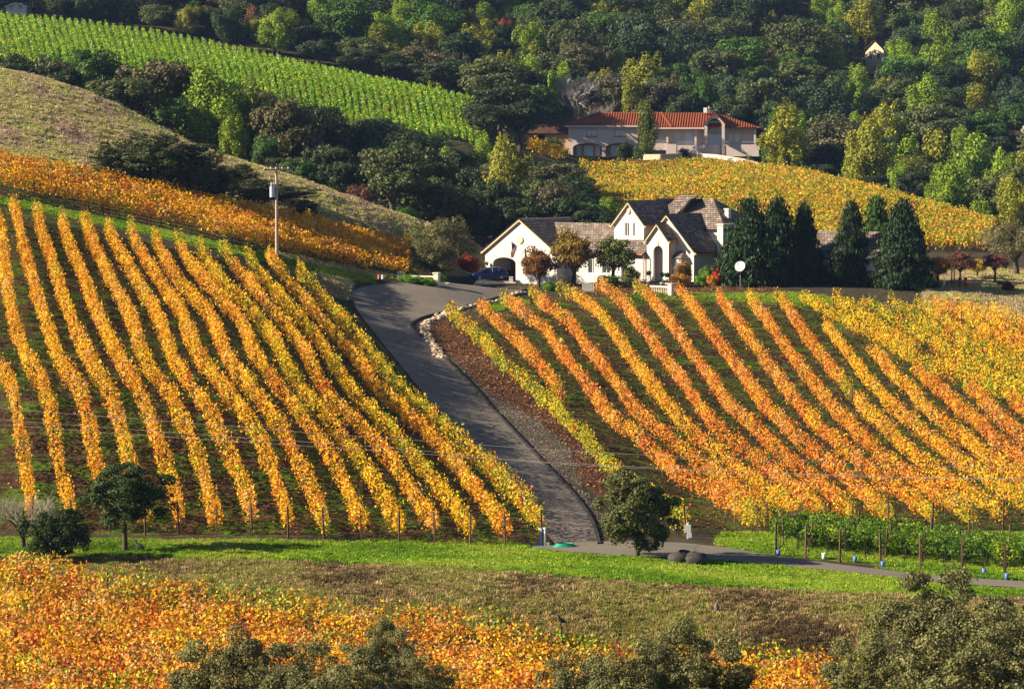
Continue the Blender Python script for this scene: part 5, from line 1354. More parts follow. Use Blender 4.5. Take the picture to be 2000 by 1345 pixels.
tpx('shrub', 1968, 545, 44, 344, (0.16, 0.045, 0.02), 'low reddish bush at the right edge of the terrace')
tpx('bare', 963, 468, 34, 374, (0.25, 0.2, 0.12), 'small bare shrub on the bank left of the garage roof')
# --- villa
tpx('plume', 1261, 200, 58, 551, (0.13, 0.16, 0.018), 'tall yellow green tree standing against the middle of the villa', clear=0.4)
tpx('shrub', 1222, 272, 46, 552, (0.03, 0.055, 0.02), 'dark bush left of the tall tree against the villa')
tpx('shrub', 1257, 280, 44, 549, (0.07, 0.12, 0.02), 'green bush at the foot of the tall tree by the villa')
tpx('shrub', 1335, 286, 34, 551, (0.03, 0.05, 0.02), 'dark shrub under the balcony of the villa')
tpx('shrub', 1082, 264, 46, 549, (0.10, 0.14, 0.03), 'round olive green bush left of the villa')
# --- valley and hillside trees read off the photograph
HAND = [
 ('oak', 30, 92, 90, 430, DK), ('oak', 95, 72, 110, 445, OL), ('oak', 190, 76, 120, 425, GR), ('oak', 130, 118, 90, 418, DK),
 ('oak', 312, 86, 175, 424, (0.10, 0.088, 0.04)), ('oak', 255, 112, 80, 432, DK), ('plume', 405, 132, 190, 418, LIME), ('oak', 330, 180, 100, 412, GR), ('plume', 452, 222, 84, 408, (0.16, 0.23, 0.01)), ('plume', 492, 162, 110, 424, (0.15, 0.2, 0.018)),
 ('oak', 560, 172, 160, 412, (0.09, 0.085, 0.03)), ('oak', 625, 180, 140, 425, DK), ('oak', 520, 250, 70, 404, GR), ('oak', 695, 206, 150, 430, DK), ('oak', 640, 262, 110, 402, (0.045, 0.065, 0.02)), ('oak', 735, 268, 130, 412, OL), ('oak', 590, 305, 80, 398, GR), ('oak', 665, 300, 90, 395, DK),
 ('oak', 800, 258, 130, 420, (0.05, 0.07, 0.022)), ('oak', 745, 330, 110, 396, DK), ('oak', 855, 262, 130, 432, OL), ('oak', 905, 300, 110, 420, DK), ('oak', 830, 330, 120, 402, DK), ('shrub', 795, 398, 60, 378, GR), ('oak', 900, 352, 110, 404, DK), ('oak', 965, 330, 120, 412, DK),
 ('plume', 985, 262, 150, 425, YG), ('oak', 1050, 330, 110, 420, OL), ('oak', 1085, 338, 100, 410, (0.09, 0.08, 0.035)), ('oak', 1010, 372, 120, 404, DK), ('oak', 1100, 372, 100, 404, DK), ('oak', 1150, 398, 110, 402, DK),('oak', 940, 392, 100, 398, DK),
 ('oak', 990, 150, 180, 532, (0.028, 0.048, 0.014)), ('oak', 1015, 180, 130, 524, DK), ('oak', 940, 195, 110, 520, (0.04, 0.06, 0.02)),
 ('plume', 1035, 100, 90, 600, LIME), ('plume', 975, 98, 80, 612, YG), ('oak', 875, 108, 130, 606, DK), ('oak', 820, 118, 90, 616, (0.04, 0.06, 0.02)), ('plume', 1100, 120, 80, 604, LIME), ('bare', 1125, 118, 80, 600, (0.34, 0.3, 0.27)),
 ('bare', 1170, 186, 90, 592, GY), ('oak', 1195, 130, 110, 604, (0.10, 0.105, 0.05)), ('plume', 1235, 150, 90, 597, YG), ('oak', 1290, 140, 110, 600, (0.07, 0.06, 0.03)), ('plume', 1360, 135, 80, 604, GR), ('oak', 1330, 170, 90, 596, DK), ('plume', 1380, 150, 70, 600, GR),
 ('oak', 1480, 130, 130, 600, OL), ('oak', 1440, 175, 110, 594, DK), ('oak', 1520, 180, 110, 590, DK), ('oak', 1555, 225, 100, 575, (0.03, 0.045, 0.018)), ('conifer', 1515, 205, 60, 572, GR),
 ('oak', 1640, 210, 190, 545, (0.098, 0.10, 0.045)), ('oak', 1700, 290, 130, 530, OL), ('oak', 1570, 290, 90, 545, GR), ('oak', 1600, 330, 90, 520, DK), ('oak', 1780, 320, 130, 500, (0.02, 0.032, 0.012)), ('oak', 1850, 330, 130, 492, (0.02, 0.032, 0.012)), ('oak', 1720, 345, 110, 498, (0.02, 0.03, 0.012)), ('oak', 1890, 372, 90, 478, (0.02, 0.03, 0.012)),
 ('plume', 1760, 262, 120, 540, LIME), ('plume', 1830, 260, 120, 545, YG), ('plume', 1900, 270, 130, 535, LIME), ('plume', 1960, 290, 120, 520, LIME), ('plume', 1990, 335, 110, 500, (0.13, 0.19, 0.015)), ('plume', 1930, 330, 100, 505, (0.14, 0.2, 0.015)), ('plume', 2010, 250, 110, 550, YG),
 ('plume', 540, 20, 110, 640, YG), ('oak', 470, 30, 90, 650, YG), ('oak', 215, 0, 170, 690, (0.03, 0.05, 0.018)), ('oak', 130, 5, 110, 700, (0.15, 0.125, 0.05)), ('oak', 330, 10, 120, 680, (0.06, 0.09, 0.03)), ('oak', 590, 45, 130, 640, DK), ('oak', 660, 20, 110, 655, (0.12, 0.115, 0.05)), ('oak', 710, 62, 120, 625, OL), ('plume', 740, 25, 110, 650, LIME), ('oak', 700, 90, 90, 618, DK), ('oak', 620, 70, 90, 625, DK), ('oak', 820, 80, 120, 624, (0.13, 0.11, 0.045)), ('oak', 760, 98, 100, 618, DK),
 ('plume', 925, 32, 62, 690, (0.30, 0.06, 0.03)), ('plume', 982, 36, 50, 690, (0.34, 0.08, 0.025)), ('plume', 1028, 38, 40, 695, (0.32, 0.04, 0.02)),
 ('oak', 1100, 30, 130, 680, (0.05, 0.08, 0.03)), ('oak', 1180, 10, 130, 690, GR), ('oak', 1130, 75, 110, 640, (0.098, 0.10, 0.045)), ('oak', 1250, 50, 130, 660, DK), ('oak', 1330, 25, 150, 690, (0.09, 0.09, 0.04)), ('oak', 1420, 20, 130, 700, OL), ('oak', 1400, 80, 130, 650, OL), ('oak', 1560, 20, 130, 730, DK), ('oak', 1640, 60, 90, 730, (0.10, 0.14, 0.06)), ('oak', 1560, 110, 140, 660, OL), ('oak', 1730, 120, 50, 728, (0.09, 0.08, 0.04)),
 ('conifer', 1822, 100, 40, 700, DK),
]
HANDC = {}
def cname(c):
    r_, g_, b_ = c
    if r_ > 0.25 and g_ < 0.1: return 'red'
    if g_ > 0.19: return 'lime green'
    if r_ > 0.12 and g_ < r_ * 1.05: return 'tan'
    if r_ > 0.08 and g_ < r_ * 1.1: return 'olive brown'
    if g_ < 0.07: return 'dark green'
    return 'mid green'
pending = []
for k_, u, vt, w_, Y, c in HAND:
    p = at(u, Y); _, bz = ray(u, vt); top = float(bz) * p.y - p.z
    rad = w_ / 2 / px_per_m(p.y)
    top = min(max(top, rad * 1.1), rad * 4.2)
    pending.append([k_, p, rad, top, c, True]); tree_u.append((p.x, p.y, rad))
# --- random trees filling the woods
def free(x, y, r_):
    for a, b, c in occ[(int(x // 20), int(y // 20))] if (int(x // 20), int(y // 20)) in occ else (): pass
    for i in (-1, 0, 1):
        for j in (-1, 0, 1):
            for a, b, c in occ.get((int(x // 20) + i, int(y // 20) + j), ()):
                if (a - x) ** 2 + (b - y) ** 2 < (0.62 * (c + r_)) ** 2: return False
    return True
occ = {}
def addocc(x, y, r_): occ.setdefault((int(x // 20), int(y // 20)), []).append((x, y, r_))
for x, y, r_ in tree_u: addocc(x, y, r_)
nearY = lambda u: np.interp(u, [-300, 0, 400, 600, 700, 820, 900, 1000, 1120], [424, 420, 406, 396, 388, 386, 396, 402, 404])
gy0 = lambda u: np.interp(u, [-300, -60, 300, 600, 900, 960], [550, 545, 538, 522, 504, 500])
gy1 = lambda u: np.interp(u, [-300, 0, 250, 450, 700, 900, 960], [668, 664, 650, 638, 620, 606, 600])
def zone(u, Y):
    if u < 955:
        if nearY(u) < Y < gy0(u) - 4: return 'v'
        if Y > gy1(u): return 'h'
        return None
    if u < 1125:
        if nearY(u) < Y < 528 - (u > 1030) * 30: return 'v'
        if 570 < Y and not (1055 < u < 1150 and Y < 600): return 'h'
        if u < 1000 and Y > 528: return 'h'
        return None
    if u < 1520:
        if 404 < Y < 440 - (u - 1125) * 0.05 and u < 1190: return 'v'
        return 'h' if Y > 588 else None
    r_ = np.interp(u, [1520, 1600, 1750, 1880, 1950, 2200], [528, 520, 490, 468, 452, 440])
    return ('r' if Y < 600 else 'h') if Y > r_ else None
def openpatch(u, Y):
    # clearings: far houses and lawns
    for cu, cy, ru, ry in ((1700, 735, 60, 40), (1975, 690, 40, 14), (20, 655, 60, 16), (1310, 640, 50, 10), (1985, 628, 40, 12), (975, 680, 70, 6)):
        if abs(u - cu) < ru and -ry * 1.6 < Y - cy < ry * .6: return True
    return False
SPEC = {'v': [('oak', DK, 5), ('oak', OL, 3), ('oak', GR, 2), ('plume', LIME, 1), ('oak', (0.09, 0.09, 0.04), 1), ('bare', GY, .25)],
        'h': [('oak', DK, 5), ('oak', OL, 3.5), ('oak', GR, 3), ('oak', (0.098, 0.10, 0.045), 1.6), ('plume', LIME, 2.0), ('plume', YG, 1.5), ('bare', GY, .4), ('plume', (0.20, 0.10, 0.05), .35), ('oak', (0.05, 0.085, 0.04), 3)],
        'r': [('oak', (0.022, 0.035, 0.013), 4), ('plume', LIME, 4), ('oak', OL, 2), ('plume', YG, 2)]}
tries = 0; cnt = 0
ymax = lambda u: np.interp(u, [-200, 500, 1000, 1500, 2200], [800, 790, 800, 880, 930])
while tries < 26000:
    tries += 1
    u = rng.uniform(-120, 2120); Y = rng.uniform(385, 930)
    if Y > ymax(u): continue
    z_ = zone(u, Y)
    if z_ is None or openpatch(u, Y): continue
    sp_ = SPEC[z_]; ws = np.array([s_[2] for s_ in sp_]); k_ = rng.choice(len(sp_), p=ws / ws.sum())
    kind, col, _ = sp_[k_]
    rad = rng.uniform(3.6, 8.2) * (1.0 + 0.25 * (Y > 680))
    if kind == 'plume': rad *= 0.75
    if z_ == 'v' : rad *= 0.9
    p = at(u, Y)
    if not free(p.x, p.y, rad): continue
    addocc(p.x, p.y, rad)
    hgt = rad * rng.uniform(1.5, 2.0) * (1.35 if kind == 'plume' else 1)
    # trees in front of the open vineyards and the villa must not hide them
    if z_ == 'v' and u < 960:
        g = at(u, gy0(u)); lim = float(np.interp(u, [-100, 0, 250, 450, 700, 900, 960], [88, 92, 112, 150, 205, 258, 262])) + rng.uniform(0, 26)
        _, bz = ray(u, lim); mx_ = float(bz) * p.y - p.z
        if mx_ < 3: continue
        hgt = min(hgt, mx_)
    if z_ == 'v' and u >= 960:
        _, bz = ray(u, 300 + rng.uniform(0, 40)); mx_ = float(bz) * p.y - p.z
        if mx_ < 3: continue
        hgt = min(hgt, mx_)
    pending.append([kind, p, rad, hgt, col, False]); cnt += 1
print('forest trees', cnt)
# nearest 290 of each kind stand alone, the rest of the wood is one mass
pending.sort(key=lambda q: q[1].y)
seen = {}; rest = []; made = []
for q in pending:
    nm = NAMES[q[0]]; seen[nm] = seen.get(nm, 0) + 1
    uu, _ = project(q[1].x, q[1].y, q[1].z)
    if q[5] or (seen[nm] <= 280 and -60 < uu < 2060): made.append((q, float(uu)))
    else: rest.append(q)
def area(uu, Y):
    if Y < 460 and uu < 1200: return 'in the wood behind the dry hill' if uu < 850 else 'in the hollow behind the white house'
    if Y < 545 and uu < 1125: return 'just below the green vineyard'
    if Y < 600 and uu > 1500: return 'beyond the hill vineyard'
    if 1000 < uu < 1600: return 'on the slope above the villa'
    if uu <= 1000: return 'on the slope above the green vineyard'
    return 'high on the right hillside'
groups = {}
for q, uu in made: groups.setdefault((area(uu, q[1].y), cname(q[4]), NAMES[q[0]]), []).append((uu, q))
kindw = {'oak_tree': 'oak', 'leafy_tree': 'broadleaf tree', 'bare_tree': 'leafless tree', 'conifer_tree': 'conifer', 'shrub': 'bush'}
for (ar, cn, nm), lst in groups.items():
    lst.sort(key=lambda a: a[0])
    for i, (uu, q) in enumerate(lst):
        lab = f'{cn} {kindw[nm]} {ar}' + (f', {ordinal(i + 1)} from the left' if len(lst) > 1 else '')
        if nm == 'bare_tree': lab = lab.replace(cn + ' ', 'pale ', 1) if cn in ('tan', 'olive brown') else lab
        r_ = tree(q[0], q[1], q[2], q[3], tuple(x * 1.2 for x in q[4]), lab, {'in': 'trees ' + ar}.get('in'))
print('single trees', len(made), 'mass', len(rest))
# the far wood as one mass
def scatter(name, P_, rot, scl, tint, protos, mat, label, seed=0):
    """many small copies of a few meshes on given points: one object of kind stuff"""
    me = bpy.data.meshes.new(name); n = len(P_)
    me.vertices.add(n); me.vertices.foreach_set('co', np.asarray(P_, np.float32).ravel())
    a = me.attributes.new('rot', 'FLOAT_VECTOR', 'POINT'); a.data.foreach_set('vector', np.asarray(rot, np.float32).ravel())
    a = me.attributes.new('scl', 'FLOAT_VECTOR', 'POINT'); a.data.foreach_set('vector', np.asarray(scl, np.float32).ravel())
    a = me.attributes.new('tint', 'FLOAT_COLOR', 'POINT'); c = np.ones((n, 4), np.float32); c[:, :3] = tint; a.data.foreach_set('color', c.ravel())
    a = me.attributes.new('pick', 'INT', 'POINT'); a.data.foreach_set('value', rng.integers(0, len(protos), n).astype(np.int32))
    o = link(name, me, None, kind='stuff', label=label)
    ng = bpy.data.node_groups.new('scatter_' + name, 'GeometryNodeTree')
    ng.interface.new_socket('Geometry', in_out='INPUT', socket_type='NodeSocketGeometry'); ng.interface.new_socket('Geometry', in_out='OUTPUT', socket_type='NodeSocketGeometry')
    gi, go = ng.nodes.new('NodeGroupInput'), ng.nodes.new('NodeGroupOutput')
    j = ng.nodes.new('GeometryNodeJoinGeometry')
    for p_ in protos:
        po = bpy.data.objects.new(name + '_source', p_)
        oi = ng.nodes.new('GeometryNodeObjectInfo'); oi.inputs['Object'].default_value = po; oi.inputs['As Instance'].default_value = True
        ng.links.new(oi.outputs['Geometry'], j.inputs[0])
    ip = ng.nodes.new('GeometryNodeInstanceOnPoints'); ip.inputs['Pick Instance'].default_value = True
    def named(nm, t):
        q = ng.nodes.new('GeometryNodeInputNamedAttribute'); q.data_type = t; q.inputs['Name'].default_value = nm
        return [s for s in q.outputs if s.enabled and s.name == 'Attribute'][0]
    sm = ng.nodes.new('GeometryNodeSetMaterial'); sm.inputs['Material'].default_value = mat
    ng.links.new(j.outputs[0], sm.inputs[0]); ng.links.new(sm.outputs[0], ip.inputs['Instance'])
    ng.links.new(gi.outputs[0], ip.inputs['Points']); ng.links.new(named('pick', 'INT'), ip.inputs['Instance Index'])
    ng.links.new(named('rot', 'FLOAT_VECTOR'), ip.inputs['Rotation']); ng.links.new(named('scl', 'FLOAT_VECTOR'), ip.inputs['Scale'])
    ng.links.new(ip.outputs[0], go.inputs[0])
    md = o.modifiers.new('scatter', 'NODES'); md.node_group = ng
    return o
def inst_mat(name, trans=0.22, rough=0.7):
    m, nt, out = new_mat(name)
    oc = N(nt, 'ShaderNodeAttribute', _attribute_name='tint', _attribute_type='INSTANCER').outputs[0]
    t = N(nt, 'ShaderNodeAttribute', _attribute_name='leaf_color').outputs[0]
    col = mixc(nt, 1.0, oc, t, 'MULTIPLY')
    d = N(nt, 'ShaderNodeBsdfPrincipled', Base__Color=col, Roughness=rough); d.inputs['Specular IOR Level'].default_value = 0.2
    tr = N(nt, 'ShaderNodeBsdfTranslucent', Color=col); mx = N(nt, 'ShaderNodeMixShader', i0=trans)
    nt.links.new(d.outputs[0], mx.inputs[1]); nt.links.new(tr.outputs[0], mx.inputs[2]); nt.links.new(mx.outputs[0], out.inputs[0])
    return m
n_ = len(rest)
P_ = np.array([[q[1].x, q[1].y, q[1].z + q[3] * 0.56] for q in rest]); S_ = np.array([[q[2], q[2], q[3] * 0.45] for q in rest])
T_ = np.array([q[4] for q in rest]) * rng.uniform(1.0, 1.4, (n_, 1)); R_ = np.stack([np.zeros(n_), np.zeros(n_), rng.uniform(0, 6.28, n_)], -1)
M['far_leaf'] = inst_mat('far_leaf')
pl_ = np.array([q[0] == 'plume' for q in rest])
scatter('woodland', P_, R_, S_, T_, PROTO['oak'] + PROTO['plume'][:2], M['far_leaf'], 'far part of the mixed wood covering the hillside behind')

# ------------------------------------------------------------------ grass
def tuft(seed, n, h, spread):
    r = np.random.default_rng(seed)
    a = r.uniform(0, 6.283, n); rad = r.uniform(0, spread, n); x = np.cos(a) * rad; y = np.sin(a) * rad
    l = r.uniform(0.5, 1, n) * h; b = r.uniform(0, 6.283, n); lean = r.uniform(0.1, 0.7, n) * l
    w_ = 0.035 * r.uniform(0.6, 1.4, n) * (h / 0.3)
    V = np.zeros((n, 4, 3)); px_, py_ = -np.sin(b) * w_, np.cos(b) * w_
    V[:, 0] = np.stack([x - px_, y - py_, np.full(n, -.03)], -1); V[:, 1] = np.stack([x + px_, y + py_, np.full(n, -.03)], -1)
    V[:, 2] = np.stack([x + np.cos(b) * lean + px_ * .3, y + np.sin(b) * lean + py_ * .3, l], -1); V[:, 3] = np.stack([x + np.cos(b) * lean - px_ * .3, y + np.sin(b) * lean - py_ * .3, l], -1)
    me = np_mesh('tuft', V.reshape(-1, 3), np.arange(n * 4).reshape(n, 4), M['leaf'])
    at_ = me.attributes.new('leaf_color', 'FLOAT_COLOR', 'FACE'); cc = np.ones((n, 4), np.float32); cc[:, :3] = tone(n, 0.6, 1.3); at_.data.foreach_set('color', cc.ravel())
    return me
TUFT = [tuft(s, 26, 0.30, 0.30) for s in (101, 102, 103)]
def sample_zone(wz, n, wmin=0.5):
    w1 = wz[:-1, :-1].copy(); area_ = np.abs((XX[:-1, 1:] - XX[:-1, :-1]) * (YY[1:, :-1] - YY[:-1, :-1]))
    vis = (pu[:-1, :-1] > -60) & (pu[:-1, :-1] < 2060)
    p_ = (area_ * vis * (w1 > wmin)).ravel(); p_ = p_ / p_.sum()
    k = rng.choice(len(p_), size=n, p=p_); i, j = np.divmod(k, w1.shape[1])
    a, b = rng.uniform(0, 1, n), rng.uniform(0, 1, n)
    X_ = XX[i, j] + (XX[i, j + 1] - XX[i, j]) * a; Y_ = YY[i, j] + (YY[i + 1, j] - YY[i, j]) * b
    Z_ = (ZG[i, j] * (1 - a) + ZG[i, j + 1] * a) * (1 - b) + (ZG[i + 1, j] * (1 - a) + ZG[i + 1, j + 1] * a) * b
    return np.stack([X_, Y_, Z_], -1)
LOWER = [(1030, 1062), (1110, 1061), (1180, 1055), (1330, 1058), (1420, 1068), (1500, 1082), (1600, 1095), (1700, 1108), (1850, 1125), (2000, 1134), (2150, 1148), (2150, 1166), (2000, 1151), (1850, 1141), (1700, 1124), (1600, 1114), (1500, 1103), (1420, 1097), (1330, 1092), (1200, 1086), (1110, 1080), (1030, 1072)]
APRON = [(690, 552), (870, 545), (1020, 543), (1040, 562), (960, 590), (800, 570)]
def grass(name, wz, n, s0, s1, tints, label, clumpy=0.0):
    p = sample_zone(wz, n)
    if clumpy:
        f = vnoise(p[:, 0], p[:, 1], 3.0, 77) + vnoise(p[:, 0], p[:, 1], 9.0, 78)
        p = p[f + rng.normal(0, 0.15, len(p)) > clumpy]
    tu, tv = project(p[:, 0], p[:, 1], p[:, 2]); bad = np.zeros(len(p), bool)
    for poly, ya, yb in ((road_poly, 180, 350), (LOWER, 150, 200), (APRON, 330, 375)): bad |= inside(tu, tv, poly) & (p[:, 1] > ya) & (p[:, 1] < yb)
    p = p[~bad]
    m = len(p); s = rng.uniform(s0, s1, m) * (1 + 0.5 * (rng.uniform(size=m) < .1))
    f = vnoise(p[:, 0], p[:, 1], 12.0, 79) + rng.normal(0, 0.22, m)
    T = np.array(tints); k = np.clip(((f + 0.5) * len(T)).astype(int), 0, len(T) - 1)
    scatter(name, p, np.stack([rng.normal(0, .1, m), rng.normal(0, .1, m), rng.uniform(0, 6.28, m)], -1), np.stack([s * 1.3, s * 1.3, s], -1), T[k] * rng.uniform(.75, 1.25, (m, 1)), TUFT, M['blade'], label)
M['blade'] = inst_mat('grass_blade', 0.3)
grass('meadow_grass', ZW['lush'], 60000, 0.22, 0.5, [(0.12, 0.24, 0.01), (0.20, 0.34, 0.014), (0.28, 0.42, 0.024), (0.34, 0.40, 0.05)], 'short green grass on the strips beside the vineyards')
grass('dry_bank_grass', ZW['bank'], 60000, 0.25, 0.62, [(0.10, 0.07, 0.035), (0.26, 0.18, 0.08), (0.46, 0.35, 0.17), (0.22, 0.26, 0.04), (0.32, 0.28, 0.09)], 'dry tufts of grass on the bank above the foreground field')
grass('hill_grass', ZW['hill'], 90000, 0.4, 0.85, [(0.44, 0.30, 0.22), (0.58, 0.46, 0.29), (0.44, 0.45, 0.11), (0.50, 0.36, 0.26), (0.50, 0.50, 0.16)], 'dry tufts of grass on the rounded hill at the left')
grass('vineyard_grass', ZW['soil'] * (YY > 172), 32000, 0.20, 0.45, [(0.10, 0.19, 0.01), (0.14, 0.24, 0.015), (0.12, 0.09, 0.03)], 'patches of green grass between the vine rows', 0.02)

# fallen leaves and bark chips lying on the ground
def litter(name, wz, n, size, cols, label, up=0.03):
    p = sample_zone(wz, n); p[:, 2] += up
    nn = np.array([[0, 0, 1.0]]) + rng.normal(0, 0.35, (n, 3))
    c = np.array(cols)[rng.integers(0, len(cols), n)] * rng.uniform(0.6, 1.3, (n, 1))
    link(name, leaf_quads(p, nn, size * rng.uniform(0.5, 1.4, n), np.clip(c, 0, .9), name, M['vine']), None, kind='stuff', label=label)
litter('fallen_leaves', ZW['soil'] * (YY > 172), 34000, 0.15, [(0.42, 0.22, 0.04), (0.30, 0.12, 0.03), (0.20, 0.09, 0.04), (0.5, 0.3, 0.05)], 'brown and yellow leaves fallen between the vine rows')
litter('leaves_on_road', f1(inroad), 1500, 0.11, [(0.42, 0.22, 0.04), (0.30, 0.12, 0.03), (0.5, 0.3, 0.05)], 'scattered fallen leaves on the driveway', 0.2)
litter('bark_chips', ZW['mulch'], 16000, 0.20, [(0.16, 0.07, 0.03), (0.30, 0.15, 0.07), (0.08, 0.035, 0.02), (0.42, 0.26, 0.14)], 'red brown bark chips covering the bed beside the driveway')
litter('loose_gravel', ZW['gravel'], 9000, 0.13, [(0.22, 0.18, 0.14), (0.12, 0.10, 0.08), (0.34, 0.28, 0.2)], 'loose grey brown gravel between the driveway and the bark bed')
# ------------------------------------------------------------------ stones edging the drive
line = [hit(u, v, 0, 200, 345) for u, v in [(1024, 572), (985, 584), (940, 595), (900, 605), (872, 614), (848, 624), (830, 636), (832, 654), (848, 676), (866, 700), (886, 724), (910, 744), (934, 762), (960, 774), (990, 780), (1016, 790)]]
rs = []
for s in range(3):
    b = MB(); b.blob((0, 0, 0), (1, 1, 1), 6, 4, jit=0.16); rs.append(b.mesh('stone', M['pale_rock']))
border = empty('stone_border', line[8], 0, label='winding border of pale rocks around the bark mulch bed beside the driveway', cat='stone border')
q_, s_ = resample(line, 0.33)
for i in range(len(q_)):
    t_ = i / len(q_)
    if i % 1 or len(border.children) > 285: continue
    wd = 0.12 if t_ < .3 else (0.4 if t_ < .75 else 0.2)
    for k_ in range(1 if wd < .3 else 2):
        x, y = q_[i] + rng.normal(0, wd * .6, 2)
        o = link('stone', random.choice(rs), border); r_ = random.uniform(0.15, 0.30)
        o.location = Vector((x, y, float(H(x, y)) + r_ * 0.3)) - border.location; o.scale = (r_ * 1.25, r_ * random.uniform(.8, 1.2), r_ * 0.75); o.rotation_euler = (0, 0, random.uniform(0, 6))
for i, (u, v, r_, lab) in enumerate([(1326, 1100, 0.75, 'smallest dark boulder right of the olive oak, nearest its trunk'), (1326 + 10, 1092, 0.6, 'middle dark boulder behind the others right of the olive oak'), (1357, 1102, 0.8, 'largest dark boulder, rightmost beside the olive oak')]):
    b = MB(); b.blob((0, 0, 0), (1, 1, 1), 12, 8, jit=0.13)
    p = hit(u, v, 0, 150, 190)
    o = b.build('boulder', M['rock'], None, label=lab, cat='boulder', group='boulders beside the olive oak'); o.location = p + Vector((0, 0, r_ * .3)); o.scale = (r_, r_ * 0.9, r_ * 0.7)

# ------------------------------------------------------------------ utility pole
p = at(541, 292)
pole = empty('utility_pole', p, R(20), label='tall weathered wooden utility pole with grey transformer at the top of the left slope', cat='utility pole')
_, bz = ray(540, 326); hp_ = float(bz) * p.y - p.z
MB().tube([(0, 0, -1), (0, 0, hp_)], [0.19, 0.13], 12).build('shaft', plain('pole_wood', (0.42, 0.33, 0.27), 0.85, 0.2, 2), pole)
MB().box(-1.35, 1.35, -0.08, 0.08, hp_ - 0.38, hp_ - 0.2).build('crossarm', plain('crossarm_wood', (0.45, 0.28, 0.16), 0.85, 0.2, 2), pole)
MB().tube([(-0.45, 0, hp_ - 3.1), (-0.45, 0, hp_ - 2.0)], 0.27, 14).build('transformer', plain('grey_paint', (0.45, 0.5, 0.56), 0.4, 0.05), pole)
ins = MB().lathe([(0.03, 0), (0.07, 0.05), (0.05, 0.1), (0.07, 0.15), (0.0, 0.2)], 8).mesh('insulator', M['white'])
for x in (-1.25, -0.6, 0.6, 1.25):
    o = link('insulator', ins, pole); o.location = (x, 0, hp_ - 0.2)
for x in (-0.55, -0.3):
    o = link('bushing', ins, pole); o.location = (x, 0, hp_ - 2.0); o.scale = (1, 1, 2.2)
# ------------------------------------------------------------------ power lines in front of the slopes
M['cable'] = plain('aluminium_cable', (0.50, 0.42, 0.38), 0.45, 0.05)
wires = [([(-100, 789), (0, 797), (200, 813), (400, 828), (620, 846), (850, 862), (1000, 873), (1200, 885), (1400, 894), (1700, 906), (2000, 914), (2100, 917)], 'uppermost of the three power lines crossing in front of the vine slopes'),
         ([(-100, 810), (0, 819), (200, 834), (400, 849), (620, 864), (850, 882), (1000, 897), (1200, 909), (1400, 918), (1700, 931), (2000, 937), (2100, 939)], 'middle of the three power lines crossing in front of the vine slopes'),
         ([(-100, 820), (0, 829), (200, 844), (400, 858), (620, 872), (850, 888), (1000, 899), (1200, 912), (1400, 919), (1700, 929), (2000, 935), (2100, 936)], 'lowest of the three power lines crossing in front of the vine slopes')]
for pts, lab in wires:
    L_ = []
    for i, (u, v) in enumerate(smooth_line(pts, 4)):
        Y = 150.0; a, b = ray(u, v); L_.append((float(a) * Y, Y, float(b) * Y))
    MB().tube(L_, 0.0095, 5, cap=False).build('power_line', M['cable'], None, label=lab, cat='power line', group='power lines')

